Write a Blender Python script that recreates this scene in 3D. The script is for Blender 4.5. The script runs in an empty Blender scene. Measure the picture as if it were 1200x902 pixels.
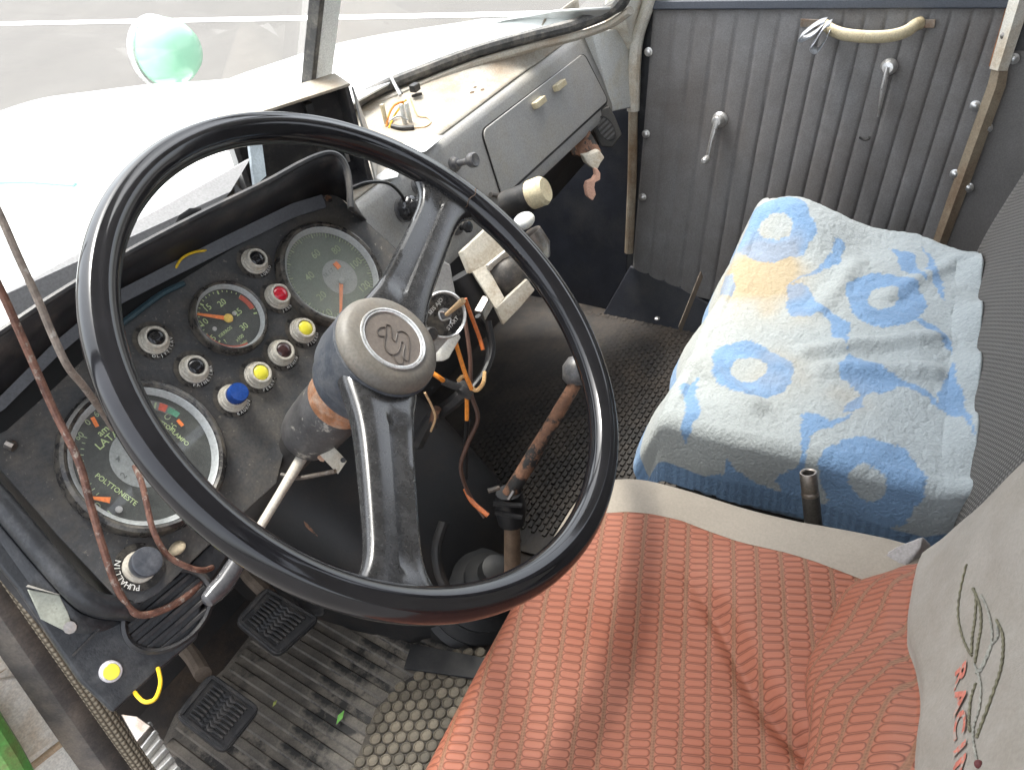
import bpy, bmesh, math, random
from mathutils import Vector, Matrix, noise
random.seed(7)
scene = bpy.context.scene
col = scene.collection
CZ = 2.15                      # height of the lens above the asphalt; geometry below is written relative to the lens

# ------------------------------------------------------------------ camera, world, sun, exposure
FPX, CX, CY = 992.143, 600.0, 451.0
R3 = Matrix(((0.49384963, 0.59872117, -0.6305914), (-0.85900674, 0.22334175, -0.46067981), (-0.13498136, 0.76918881, 0.62460276)))
cam_d = bpy.data.cameras.new('camera')
cam = bpy.data.objects.new('camera', cam_d)
col.objects.link(cam)
cam.matrix_world = R3.to_4x4()
cam_d.sensor_width = 36.0
cam_d.lens = FPX / 1200 * 36
cam_d.clip_start = 0.02
cam_d.clip_end = 500
scene.camera = cam

SUN_EL, SUN_AZ = 68.0, 25.0    # azimuth from +Y towards +X
w = bpy.data.worlds.new('World')
scene.world = w
w.use_nodes = True
nt = w.node_tree
bg = nt.nodes['Background']
sky = nt.nodes.new('ShaderNodeTexSky')
sky.sky_type = 'NISHITA'
sky.sun_disc = False
sky.sun_elevation = math.radians(SUN_EL)
sky.sun_rotation = math.radians(SUN_AZ)
sky.dust_density = 4.0
sky.ozone_density = 0.6
hs = nt.nodes.new('ShaderNodeHueSaturation')          # thin overcast: the blue is mostly gone
hs.inputs['Saturation'].default_value = .30
nt.links.new(sky.outputs[0], hs.inputs['Color'])
nt.links.new(hs.outputs[0], bg.inputs[0])
bg.inputs[1].default_value = 0.15
sl = bpy.data.lights.new('sun', 'SUN')
sl.energy = 1.15
sl.angle = math.radians(14)
sl.color = (1.0, 0.95, 0.88)
sun = bpy.data.objects.new('sun', sl)
col.objects.link(sun)
sun.rotation_euler = (math.radians(90 - SUN_EL), 0, math.radians(180 - SUN_AZ))
vs = scene.view_settings
vs.view_transform = 'Standard'
vs.look = 'None'
vs.gamma = 1.0
vs.use_curve_mapping = False
vs.exposure = 2.2
scene.cycles.max_bounces = 8
scene.cycles.diffuse_bounces = 5
scene.cycles.transparent_max_bounces = 12

# ------------------------------------------------------------------ helpers: sight lines to planes
V = Vector
def ray(px, py):
    return R3 @ V(((px - CX) / FPX, -(py - CY) / FPX, -1.0))
def at(px, py, t):
    return ray(px, py) * t
def on(px, py, p0, n):
    r = ray(px, py)
    return r * (V(p0).dot(n) / r.dot(n))
def onX(px, py, x):
    r = ray(px, py); return r * (x / r.x)
def onY(px, py, y):
    r = ray(px, py); return r * (y / r.y)
def onZ(px, py, z):
    r = ray(px, py); return r * (z / r.z)

# instrument panel plane, 50 degrees
PA = math.radians(50)
PP, PN, PU, PV = V((.39, .556, -.543)), V((0, -math.sin(PA), math.cos(PA))), V((1, 0, 0)), V((0, math.cos(PA), math.sin(PA)))
def pan(px, py, h=0.0):
    return on(px, py, PP + PN * h, PN)
# steering wheel plane
WC, WN = V((.42014, .42086, -.39989)), V((.15221914, -.67943503, .71777251)).normalized()
WU = V((0, 0, 1)).cross(WN).normalized(); WV = WN.cross(WU)
def whl(a, r, h=0.0):
    return WC + WU * (r * math.cos(a)) + WV * (r * math.sin(a)) + WN * h
# passenger door plane, bottom leaning in
DN = V((-1, 0, .2)).normalized(); DP = V((1.58, 0, -.49))
def door(px, py, h=0.0):
    return on(px, py, DP + DN * h, DN)
# driver backrest plane
BN = V((0, 1, .35)).normalized(); BP = V((0, -.201, 0))
def back(px, py, h=0.0):
    return on(px, py, BP + BN * h, BN)

# ------------------------------------------------------------------ materials
MATS = {}
def M(name, c, rough=.5, metal=0.0, var=.25, vs_=25.0, bump=0.0, bs=250.0, dirt=None, damt=.0, ds=9.0, spec=.5, coat=0.0, alpha=None, wear=None, wamt=0.0, wscale=40.0, stretch=None, grain=.16, objvar=0.0):
    if name in MATS: return MATS[name]
    m = bpy.data.materials.new(name); m.use_nodes = True
    t = m.node_tree; N = t.nodes; L = t.links
    b = N['Principled BSDF']
    tc = N.new('ShaderNodeTexCoord'); src = tc.outputs['Object']
    if stretch:
        mp = N.new('ShaderNodeMapping'); mp.inputs['Scale'].default_value = stretch; L.new(src, mp.inputs[0]); src = mp.outputs[0]
    n1 = N.new('ShaderNodeTexNoise'); n1.inputs['Scale'].default_value = vs_; n1.inputs['Detail'].default_value = 6; n1.inputs['Roughness'].default_value = .65
    L.new(src, n1.inputs['Vector'])
    mx = N.new('ShaderNodeMix'); mx.data_type = 'RGBA'
    rm = N.new('ShaderNodeMapRange'); rm.inputs[1].default_value = .3; rm.inputs[2].default_value = .7
    L.new(n1.outputs[0], rm.inputs[0]); L.new(rm.outputs[0], mx.inputs[0])
    mx.inputs[6].default_value = (*[x * (1 - var) for x in c], 1); mx.inputs[7].default_value = (*[min(1, x * (1 + var)) for x in c], 1)
    out = mx.outputs[2]
    def layer(out, c2, amt, scale, sharp=.08):
        n = N.new('ShaderNodeTexNoise'); n.inputs['Scale'].default_value = scale; n.inputs['Detail'].default_value = 8; n.inputs['Roughness'].default_value = .7
        L.new(src, n.inputs['Vector'])
        r = N.new('ShaderNodeMapRange'); r.inputs[1].default_value = .68 - amt * .36 - sharp; r.inputs[2].default_value = .68 - amt * .36 + sharp
        L.new(n.outputs[0], r.inputs[0])
        k = N.new('ShaderNodeMix'); k.data_type = 'RGBA'
        L.new(r.outputs[0], k.inputs[0]); L.new(out, k.inputs[6]); k.inputs[7].default_value = (*c2, 1)
        return k.outputs[2]
    if dirt: out = layer(out, dirt, damt, ds, .16)
    g = N.new('ShaderNodeTexNoise'); g.inputs['Scale'].default_value = 420; g.inputs['Detail'].default_value = 3; L.new(src, g.inputs['Vector'])
    gr = N.new('ShaderNodeMapRange'); gr.inputs[1].default_value = .3; gr.inputs[2].default_value = .7; gr.inputs[3].default_value = 1 - grain; gr.inputs[4].default_value = 1 + grain; L.new(g.outputs[0], gr.inputs[0])
    gx = N.new('ShaderNodeMix'); gx.data_type = 'RGBA'; gx.blend_type = 'MULTIPLY'; gx.inputs[0].default_value = 1; L.new(out, gx.inputs[6]); L.new(gr.outputs[0], gx.inputs[7]); out = gx.outputs[2]
    if objvar:
        oi = N.new('ShaderNodeObjectInfo'); ov = N.new('ShaderNodeMapRange'); ov.inputs[3].default_value = 1 - objvar; ov.inputs[4].default_value = 1 + objvar; L.new(oi.outputs['Random'], ov.inputs[0])
        ox = N.new('ShaderNodeMix'); ox.data_type = 'RGBA'; ox.blend_type = 'MULTIPLY'; ox.inputs[0].default_value = 1; L.new(out, ox.inputs[6]); L.new(ov.outputs[0], ox.inputs[7]); out = ox.outputs[2]
    if wear: out = layer(out, wear, wamt, wscale, .03)
    L.new(out, b.inputs['Base Color'])
    rr = N.new('ShaderNodeMapRange'); rr.inputs[3].default_value = max(.02, rough - .1); rr.inputs[4].default_value = min(1, rough + .1)
    L.new(n1.outputs[0], rr.inputs[0]); L.new(rr.outputs[0], b.inputs['Roughness'])
    b.inputs['Metallic'].default_value = metal
    b.inputs['Specular IOR Level'].default_value = spec
    b.inputs['Coat Weight'].default_value = coat
    b.inputs['Coat Roughness'].default_value = .08
    if bump:
        n2 = N.new('ShaderNodeTexNoise'); n2.inputs['Scale'].default_value = bs; n2.inputs['Detail'].default_value = 4
        L.new(src, n2.inputs['Vector'])
        bp = N.new('ShaderNodeBump'); bp.inputs['Strength'].default_value = bump; bp.inputs['Distance'].default_value = .002
        L.new(n2.outputs[0], bp.inputs['Height']); L.new(bp.outputs[0], b.inputs['Normal'])
    MATS[name] = m
    return m

def glass_mat(name, tint=(1, 1, 1), gloss=.06, dust=(.6, .58, .52), damt=.05, rough=.03):
    m = bpy.data.materials.new(name); m.use_nodes = True
    t = m.node_tree; N = t.nodes; L = t.links
    N.remove(N['Principled BSDF'])
    o = N['Material Output']
    tr = N.new('ShaderNodeBsdfTransparent'); tr.inputs[0].default_value = (*tint, 1)
    gl = N.new('ShaderNodeBsdfGlossy'); gl.inputs['Roughness'].default_value = rough
    df = N.new('ShaderNodeBsdfDiffuse'); df.inputs[0].default_value = (*dust, 1)
    tc = N.new('ShaderNodeTexCoord')
    nz = N.new('ShaderNodeTexNoise'); nz.inputs['Scale'].default_value = 14; nz.inputs['Detail'].default_value = 8
    L.new(tc.outputs['Object'], nz.inputs['Vector'])
    mr = N.new('ShaderNodeMapRange'); mr.inputs[1].default_value = .3; mr.inputs[2].default_value = .75; mr.inputs[3].default_value = damt * .3; mr.inputs[4].default_value = damt * 1.7
    L.new(nz.outputs[0], mr.inputs[0])
    m1 = N.new('ShaderNodeMixShader'); L.new(mr.outputs[0], m1.inputs[0]); L.new(tr.outputs[0], m1.inputs[1]); L.new(df.outputs[0], m1.inputs[2])
    lw = N.new('ShaderNodeLayerWeight')
    pw = N.new('ShaderNodeMath'); pw.operation = 'POWER'; pw.inputs[1].default_value = 5; L.new(lw.outputs['Facing'], pw.inputs[0])
    ml = N.new('ShaderNodeMath'); ml.operation = 'MULTIPLY_ADD'; ml.inputs[1].default_value = .75; ml.inputs[2].default_value = gloss
    L.new(pw.outputs[0], ml.inputs[0])
    m2 = N.new('ShaderNodeMixShader'); L.new(ml.outputs[0], m2.inputs[0]); L.new(m1.outputs[0], m2.inputs[1]); L.new(gl.outputs[0], m2.inputs[2])
    L.new(m2.outputs[0], o.inputs[0])
    return m

DUST = (.30, .26, .20)
BLACKP = M('black_crackle_paint', (.022, .023, .025), .55, var=.3, vs_=40, bump=.25, bs=900, dirt=(.10, .085, .065), damt=.25, ds=14)
PANEL = M('dusty_panel_paint', (.050, .051, .053), .55, var=.25, vs_=30, bump=.15, bs=900, dirt=(.13, .11, .085), damt=.20, ds=13, wear=(.2, .18, .15), wamt=.1, wscale=220)
HOODP = M('hood_black', (.02, .02, .022), .42, var=.3, vs_=20, bump=.1, bs=700, dirt=(.09, .08, .07), damt=.12, ds=30)
NAVY = M('blue_black_paint', (.020, .0215, .0245), .40, var=.25, vs_=18, bump=.15, bs=500, dirt=(.10, .10, .10), damt=.10, ds=18)
BEZEL = M('bezel_black', (.025, .024, .024), .28, var=.3, vs_=60, dirt=(.16, .14, .11), damt=.25, ds=60)
WHEELP = M('glossy_black_bakelite', (.010, .010, .012), .10, var=.3, vs_=30, spec=.5, coat=.15, grain=.05, bump=.02, bs=120, wear=(.10, .10, .10), wamt=-.15, wscale=160)
SPOKEP = M('worn_black_spoke', (.026, .026, .027), .26, var=.35, vs_=90, spec=.7, coat=.2, grain=.15)
HUBDARK = M('hub_dark_plastic', (.055, .062, .075), .42, var=.25, vs_=40, bump=.1, bs=500, dirt=(.12, .12, .12), damt=.2, ds=40)
HUBTAN = M('hub_cap_tan', (.150, .138, .118), .55, var=.18, vs_=35, dirt=(.14, .115, .09), damt=.32, ds=30, bump=.04, bs=300, wear=(.16, .13, .11), wamt=-.02, wscale=60)
EMBLEM = M('emblem_taupe', (.135, .112, .094), .45, var=.2, vs_=60)
CHROME = M('worn_chrome', (.74, .74, .73), .30, metal=.75, var=.2, vs_=60, dirt=(.3, .27, .22), damt=.15, ds=60)
STEEL = M('dull_steel', (.33, .31, .29), .38, metal=.9, var=.25, vs_=60, dirt=(.18, .13, .09), damt=.3, ds=50)
RUST = M('rusty_steel', (.19, .095, .055), .7, var=.4, vs_=90, bump=.4, bs=300, wear=(.02, .019, .018), wamt=.42, wscale=38)
RUSTCOL = M('rusty_collar', (.34, .15, .07), .7, var=.4, vs_=70, bump=.3, bs=300, dirt=(.4, .36, .3), damt=.2, ds=60)
COLUMN = M('column_worn_paint', (.07, .068, .068), .5, var=.35, vs_=40, bump=.1, bs=300, wear=(.33, .31, .27), wamt=.18, wscale=60)
GREYP = M('dash_grey_paint', (.33, .325, .315), .42, var=.10, vs_=9, bump=.05, bs=300, dirt=(.34, .31, .25), damt=.18, ds=7, wear=(.17, .09, .05), wamt=-.28, wscale=22)
CREAM = M('cream_dash_paint', (.36, .335, .285), .5, var=.12, vs_=8, bump=.08, bs=300, dirt=(.235, .165, .10), damt=.30, ds=12, wear=(.07, .05, .035), wamt=-.13, wscale=34)
CREAMP = M('cream_pillar_paint', (.68, .66, .59), .45, var=.12, vs_=10, dirt=(.42, .32, .2), damt=.15, ds=20, wear=(.13, .07, .04), wamt=-.2, wscale=40)
LGREY = M('pale_grey_panel', (.62, .63, .61), .5, var=.06, vs_=8, dirt=(.5, .44, .3), damt=.1, ds=12)
JAMB = M('rusty_cream_jamb', (.80, .77, .70), .55, var=.12, vs_=14, dirt=(.50, .38, .25), damt=.22, ds=16, wear=(.16, .10, .06), wamt=-.02, wscale=34, bump=.1, bs=200)
JAMBSEAM = M('sealant_bead', (.48, .36, .24), .7, var=.2, vs_=40)
GREENP = M('green_paint', (.14, .42, .10), .4, var=.2, vs_=20, dirt=(.2, .12, .06), damt=.25, ds=24)
VINYL = M('grey_door_vinyl', (.215, .212, .21), .5, var=.14, vs_=10, bump=.25, bs=700, dirt=(.145, .132, .122), damt=.38, ds=6, spec=.4, wear=(.07, .06, .055), wamt=-.2, wscale=22)
VINYL2 = M('grey_side_vinyl', (.16, .153, .146), .55, var=.1, vs_=10, bump=.3, bs=700)
BLUETRIM = M('blue_grey_rubber', (.075, .085, .105), .55, var=.1, vs_=10)
RUBBER = M('black_rubber', (.022, .022, .023), .55, var=.3, vs_=40, bump=.2, bs=400, dirt=(.08, .07, .06), damt=.2, ds=30)
GASKET = M('windscreen_rubber', (.05, .05, .05), .5, var=.3, vs_=30, dirt=(.22, .20, .17), damt=.2, ds=40)
JAMBRUB = M('jamb_rubber', (.10, .09, .085), .6, var=.25, vs_=18, bump=.2, bs=200, dirt=(.24, .2, .16), damt=.22, ds=18)
MATR = M('ribbed_mat_rubber', (.052, .047, .042), .55, var=.3, vs_=20, bump=.2, bs=300, dirt=(.20, .175, .14), damt=.48, ds=9, wear=(.014, .0135, .013), wamt=.34, wscale=6.5)
MATD = M('dark_floor_rubber', (.013, .011, .0095), .65, var=.35, vs_=20, bump=.3, bs=200, dirt=(.060, .045, .032), damt=.25, ds=10)
STUDB = M('studded_base', (.018, .015, .012), .65, var=.3, vs_=30, bump=.3, bs=200, dirt=(.13, .105, .075), damt=.3, ds=14)
STUD = M('worn_studs', (.17, .142, .098), .6, var=.35, vs_=90, bump=.15, bs=300, dirt=(.05, .043, .034), damt=.42, ds=60, objvar=.4)
FLOORP = M('dirty_floor_steel', (.016, .013, .011), .7, var=.4, vs_=14, bump=.5, bs=120, dirt=(.06, .038, .022), damt=.22, ds=12)
DARKW = M('dark_bulkhead', (.010, .0095, .0095), .6, var=.35, vs_=10, bump=.2, bs=200, dirt=(.030, .020, .014), damt=.2, ds=9)
KICK = M('navy_kick_panel', (.022, .025, .034), .5, var=.25, vs_=14, bump=.15, bs=300, wear=(.28, .28, .27), wamt=-.26, wscale=48, dirt=(.05, .05, .05), damt=.2)
PLASTER = M('grubby_white_metal', (.50, .47, .40), .6, var=.15, vs_=30, dirt=(.22, .17, .11), damt=.3, ds=22, wear=(.1, .07, .05), wamt=-.15, wscale=60)
IVORY = M('ivory_plastic', (.62, .54, .36), .4, var=.12, vs_=40, dirt=(.35, .26, .14), damt=.15, ds=40)
LAMPBODY = M('cream_lamp_bezel', (.55, .52, .45), .4, var=.12, vs_=80, dirt=(.30, .25, .18), damt=.22, ds=90)
DIAL = M('dial_face', (.040, .045, .045), .6, var=.15, vs_=30, dirt=(.09, .10, .09), damt=.25, ds=30)
DIAL2 = M('hazed_dial_face', (.13, .16, .13), .6, var=.12, vs_=30)
DIALGREY = M('grey_subdial', (.30, .32, .31), .5, var=.08, vs_=30)
DIALRING = M('dial_ring_grey', (.40, .42, .42), .4, var=.1, vs_=50)
LUME = M('pale_green_print', (.50, .62, .30), .6, var=.1)
LUMEDIM = M('faded_green_print', (.34, .42, .25), .6, var=.1)
GREYPR = M('dark_print', (.12, .13, .13), .6, var=.05)
WHITEPR = M('white_print', (.72, .71, .67), .6, var=.1)
ORANGE = M('orange_needle', (.85, .22, .05), .5, var=.1)
YELLOWN = M('yellow_needle_hub', (.75, .52, .10), .5, var=.1)
REDBAND = M('red_band', (.55, .10, .06), .6, var=.15)
LENSBK = M('black_lens', (.012, .012, .013), .08, var=.1)
LENSRED = M('red_lens', (.55, .01, .03), .1, var=.1, coat=.5)
LENSYEL = M('yellow_lens', (.80, .72, .06), .3, var=.06, grain=.02)
LENSBRN = M('brown_lens', (.05, .025, .025), .12, var=.1)
LENSBLU = M('blue_lens', (.012, .05, .22), .18, var=.15, coat=.4)
KNOBBK = M('black_knob', (.018, .018, .02), .22, var=.2, coat=.3)
KNOBGR = M('grey_knob', (.10, .10, .105), .35, var=.2, vs_=60, dirt=(.25, .23, .2), damt=.2, ds=50)
WIREBR = M('brown_wire', (.11, .048, .034), .5, var=.35, vs_=60, wear=(.30, .25, .21), wamt=.26, wscale=170, dirt=(.24, .12, .08), damt=.3, ds=120)
WIRETP = M('taupe_cloth_wire', (.22, .18, .15), .75, var=.3, vs_=90, bump=.4, bs=300, wear=(.42, .38, .33), wamt=.2, wscale=60)
WIREYE = M('yellow_wire', (.72, .47, .02), .4, var=.1)
WIREOR = M('orange_wire', (.72, .24, .03), .4, var=.15)
WIREBK = M('black_wire', (.012, .012, .013), .4, var=.2)
WIREBN = M('dark_brown_wire', (.08, .04, .028), .45, var=.2)
WIREGR = M('grey_wire', (.42, .43, .42), .45, var=.1)
WIRETAN = M('tan_wire', (.60, .40, .22), .5, var=.15)
PAPER = M('white_paper', (.80, .80, .79), .7, var=.03, grain=.02)
PLACARD = M('grey_placard', (.20, .20, .205), .6, var=.05)
PLACTXT = M('placard_ghost_print', (.155, .155, .16), .6, var=.05)
BONNET = M('white_bonnet_paint', (.80, .82, .81), .25, var=.02, grain=.02, vs_=4, coat=.5)
BONLINE = M('teal_stripe_paint', (.26, .50, .46), .3, var=.05)
LAMPGRN = M('mint_headlamp_paint', (.30, .58, .40), .22, var=.05, grain=.02, vs_=6, coat=.5)
SEATGREY = M('beige_grey_seat_cloth', (.285, .262, .23), .8, grain=.07, var=.10, vs_=12, bump=.25, bs=900, dirt=(.22, .195, .16), damt=.22, ds=8, spec=.2)
BEIGE = M('beige_seat_border', (.29, .255, .21), .75, grain=.07, var=.08, vs_=12, bump=.2, bs=900, spec=.25)
THREADG = M('olive_thread', (.13, .12, .075), .8, var=.3, vs_=200)
THREADL = M('silver_thread', (.24, .235, .20), .7, var=.2, vs_=200)
THREADR = M('coral_thread', (.42, .13, .09), .8, var=.25, vs_=200, wear=(.30, .26, .22), wamt=.35, wscale=170)
FOAM = M('torn_foam', (.45, .27, .20), .9, var=.2, vs_=40, bump=.5, bs=200)
LEAF = M('green_leaf', (.14, .42, .06), .5, var=.2)
ASPH = M('pale_asphalt', (.112, .106, .099), .9, var=.14, vs_=1.2, bump=.2, bs=60, dirt=(.095, .09, .085), damt=.3, ds=.25)
ROADW = M('road_paint', (.80, .80, .78), .8, var=.1, vs_=6)
HEADL = M('pale_headliner', (.52, .51, .48), .8, var=.05)
CARDB = M('grey_board', (.35, .34, .32), .6, var=.1)
WSGLASS = glass_mat('windscreen_glass', (.97, .99, .98), .05, damt=.05)
DGLASS = glass_mat('dusty_gauge_glass', (1, 1, 1), .05, damt=.045)
DGLASS2 = glass_mat('very_dusty_gauge_glass', (1, 1, 1), .05, dust=(.62, .62, .56), damt=.16)

def bumps(m, kind, scale, strength, dist):
    """adds a wave / voronoi relief to a material made by M()"""
    t = m.node_tree; N = t.nodes; L = t.links; b = N['Principled BSDF']
    tc = N.new('ShaderNodeTexCoord'); mp = N.new('ShaderNodeMapping'); mp.inputs['Scale'].default_value = scale
    L.new(tc.outputs['Object'], mp.inputs[0])
    tx = N.new('ShaderNodeTexChecker' if kind == 'checker' else 'ShaderNodeTexVoronoi')
    L.new(mp.outputs[0], tx.inputs['Vector']); tx.inputs['Scale'].default_value = 1
    bp = N.new('ShaderNodeBump'); bp.inputs['Strength'].default_value = strength; bp.inputs['Distance'].default_value = dist
    L.new(tx.outputs['Fac' if kind == 'checker' else 'Distance'], bp.inputs['Height'])
    L.new(bp.outputs[0], b.inputs['Normal'])

def weave_mat(name, c1, c2, su, sv, strength=.5, dist=.003, rough=.75):
    """woven cloth from the UV map (metres): rounded cells su x sv"""
    m = bpy.data.materials.new(name); m.use_nodes = True
    t = m.node_tree; N = t.nodes; L = t.links; b = N['Principled BSDF']
    uv = N.new('ShaderNodeUVMap'); sx = N.new('ShaderNodeSeparateXYZ'); L.new(uv.outputs[0], sx.inputs[0])
    def mth(op, a, bb=None):
        n = N.new('ShaderNodeMath'); n.operation = op
        for i, v in enumerate((a, bb)):
            if v is None: continue
            if isinstance(v, (int, float)): n.inputs[i].default_value = v
            else: L.new(v, n.inputs[i])
        return n.outputs[0]
    a = mth('ABSOLUTE', mth('SINE', mth('MULTIPLY', sx.outputs[0], math.pi / su)))
    row = mth('FLOOR', mth('DIVIDE', sx.outputs[0], su))
    bsh = mth('ADD', mth('MULTIPLY', sx.outputs[1], math.pi / sv), mth('MULTIPLY', row, math.pi / 2))
    bb = mth('ABSOLUTE', mth('SINE', bsh))
    h = mth('MULTIPLY', mth('POWER', a, .6), mth('POWER', bb, .6))
    mx = N.new('ShaderNodeMix'); mx.data_type = 'RGBA'; L.new(h, mx.inputs[0])
    mx.inputs[6].default_value = (*c2, 1); mx.inputs[7].default_value = (*c1, 1)
    L.new(mx.outputs[2], b.inputs['Base Color'])
    bp = N.new('ShaderNodeBump'); bp.inputs['Strength'].default_value = strength; bp.inputs['Distance'].default_value = dist
    L.new(h, bp.inputs['Height']); L.new(bp.outputs[0], b.inputs['Normal'])
    b.inputs['Roughness'].default_value = rough; b.inputs['Specular IOR Level'].default_value = .25
    return m
TWEED = weave_mat('grey_ribbed_seat_cloth', (.16, .152, .142), (.045, .042, .04), .0042, .0062, .6, .002)
TRIMW = weave_mat('woven_door_seal', (.40, .34, .25), (.13, .105, .075), .0055, .0075, .9, .004)

CORROT = math.radians(19)
def coral_mat():
    """stretch seat cover: columns of long rounded pads with a brown outline, knitted bands between (UV in metres)"""
    m = bpy.data.materials.new('coral_stretch_cover'); m.use_nodes = True
    t = m.node_tree; N = t.nodes; L = t.links; b = N['Principled BSDF']
    uv = N.new('ShaderNodeUVMap'); 
    nz = N.new('ShaderNodeTexNoise'); nz.inputs['Scale'].default_value = 30; L.new(uv.outputs[0], nz.inputs['Vector'])
    vm = N.new('ShaderNodeVectorMath'); vm.operation = 'MULTIPLY_ADD'; L.new(nz.outputs['Color'], vm.inputs[0]); vm.inputs[1].default_value = (.0022, .0022, 0); L.new(uv.outputs[0], vm.inputs[2])
    vr_ = N.new('ShaderNodeVectorRotate'); vr_.rotation_type = 'Z_AXIS'; vr_.inputs['Angle'].default_value = -CORROT; L.new(vm.outputs[0], vr_.inputs[0])
    sx = N.new('ShaderNodeSeparateXYZ'); L.new(vr_.outputs[0], sx.inputs[0])
    def mth(op, a, bb=None):
        n = N.new('ShaderNodeMath'); n.operation = op
        for i, v in enumerate((a, bb)):
            if v is None: continue
            if isinstance(v, (int, float)): n.inputs[i].default_value = v
            else: L.new(v, n.inputs[i])
        return n.outputs[0]
    PCOL, PROW = .0212, .0077
    cu = mth('DIVIDE', sx.outputs[1], PCOL); cf = mth('SUBTRACT', mth('FRACT', cu), .5)
    cid = mth('FLOOR', cu)
    ru = mth('ADD', mth('DIVIDE', sx.outputs[0], PROW), mth('MULTIPLY', cid, .37)); rf = mth('SUBTRACT', mth('FRACT', ru), .5)
    dx = mth('MAXIMUM', mth('SUBTRACT', mth('ABSOLUTE', mth('MULTIPLY', cf, PCOL)), .0054), 0)
    dy = mth('ABSOLUTE', mth('MULTIPLY', rf, PROW))
    d = mth('SQRT', mth('ADD', mth('MULTIPLY', dx, dx), mth('MULTIPLY', dy, dy)))
    # pad height
    pad = N.new('ShaderNodeMapRange'); pad.interpolation_type = 'SMOOTHSTEP'; L.new(d, pad.inputs[0]); pad.inputs[1].default_value = .0036; pad.inputs[2].default_value = .0016; pad.inputs[3].default_value = 0; pad.inputs[4].default_value = 1
    # outline
    ol = N.new('ShaderNodeMapRange'); L.new(mth('ABSOLUTE', mth('SUBTRACT', d, .0032)), ol.inputs[0]); ol.inputs[1].default_value = .0007; ol.inputs[2].default_value = .0001; ol.inputs[3].default_value = 0; ol.inputs[4].default_value = 1
    # knit bands
    kb = N.new('ShaderNodeMapRange'); L.new(dx, kb.inputs[0]); kb.inputs[1].default_value = .0031; kb.inputs[2].default_value = .0038; kb.inputs[3].default_value = 0; kb.inputs[4].default_value = 1
    k1 = mth('ABSOLUTE', mth('SINE', mth('MULTIPLY', sx.outputs[0], math.pi / .0026)))
    k2 = mth('ABSOLUTE', mth('SINE', mth('MULTIPLY', sx.outputs[1], math.pi / .0024)))
    kn = mth('MULTIPLY', mth('MULTIPLY', k1, k2), kb.outputs[0])
    def mix(f, a, c):
        n = N.new('ShaderNodeMix'); n.data_type = 'RGBA'
        L.new(f, n.inputs[0])
        for i, v in ((6, a), (7, c)):
            if isinstance(v, tuple): n.inputs[i].default_value = (*v, 1)
            else: L.new(v, n.inputs[i])
        return n.outputs[2]
    n2 = N.new('ShaderNodeTexNoise'); n2.inputs['Scale'].default_value = 7; n2.inputs['Detail'].default_value = 5; L.new(uv.outputs[0], n2.inputs['Vector'])
    r2 = N.new('ShaderNodeMapRange'); L.new(n2.outputs[0], r2.inputs[0]); r2.inputs[1].default_value = .35; r2.inputs[2].default_value = .65
    base = mix(r2.outputs[0], (.265, .086, .048), (.30, .112, .069))
    o = mix(kb.outputs[0], base, (.225, .108, .062))
    o = mix(mth('MULTIPLY', kn, .45), o, (.09, .045, .026))
    o = mix(mth('MULTIPLY', ol.outputs[0], .8), o, (.105, .034, .02))
    L.new(o, b.inputs['Base Color'])
    h = mth('ADD', pad.outputs[0], mth('MULTIPLY', kn, .35))
    bp = N.new('ShaderNodeBump'); bp.inputs['Strength'].default_value = .5; bp.inputs['Distance'].default_value = .0015
    L.new(h, bp.inputs['Height']); L.new(bp.outputs[0], b.inputs['Normal'])
    b.inputs['Roughness'].default_value = .62; b.inputs['Specular IOR Level'].default_value = .3
    return m
CORAL = coral_mat()

def terry_mat():
    m = bpy.data.materials.new('terry_towel'); m.use_nodes = True
    t = m.node_tree; N = t.nodes; L = t.links; b = N['Principled BSDF']
    at_ = N.new('ShaderNodeVertexColor'); at_.layer_name = 'print'
    tc = N.new('ShaderNodeTexCoord')
    n = N.new('ShaderNodeTexNoise'); n.inputs['Scale'].default_value = 260; n.inputs['Detail'].default_value = 3; L.new(tc.outputs['Object'], n.inputs['Vector'])
    mx = N.new('ShaderNodeMix'); mx.data_type = 'RGBA'; mx.blend_type = 'MULTIPLY'; mx.inputs[0].default_value = .35
    L.new(at_.outputs[0], mx.inputs[6]); L.new(n.outputs[0], mx.inputs[7])
    gm = N.new('ShaderNodeMapRange'); L.new(n.outputs[0], gm.inputs[0]); gm.inputs[1].default_value = .3; gm.inputs[2].default_value = .7; gm.inputs[3].default_value = .75; gm.inputs[4].default_value = 1.1
    L.new(gm.outputs[0], mx.inputs[7])
    L.new(mx.outputs[2], b.inputs['Base Color'])
    bp = N.new('ShaderNodeBump'); bp.inputs['Strength'].default_value = .55; bp.inputs['Distance'].default_value = .004
    L.new(n.outputs[0], bp.inputs['Height']); L.new(bp.outputs[0], b.inputs['Normal'])
    b.inputs['Roughness'].default_value = .95; b.inputs['Specular IOR Level'].default_value = .1
    b.inputs['Sheen Weight'].default_value = .2
    return m
TERRY = terry_mat()

# ------------------------------------------------------------------ mesh builder
def frame(axis, hint=None):
    a = V(axis).normalized()
    h = V(hint) if hint is not None else (V((0, 0, 1)) if abs(a.z) < .9 else V((1, 0, 0)))
    x = (h - a * h.dot(a)).normalized()
    return x, a.cross(x), a
def catmull(p, k=6):
    p = [V(q) for q in p]
    if len(p) < 3: return p
    out = []
    e = [p[0] * 2 - p[1]] + p + [p[-1] * 2 - p[-2]]
    for i in range(1, len(e) - 2):
        a, b, c, d = e[i - 1:i + 3]
        for j in range(k):
            t = j / k
            out.append(.5 * ((2 * b) + (c - a) * t + (2 * a - 5 * b + 4 * c - d) * t * t + (3 * b - a - 3 * c + d) * t ** 3))
    out.append(p[-1])
    return out

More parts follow.
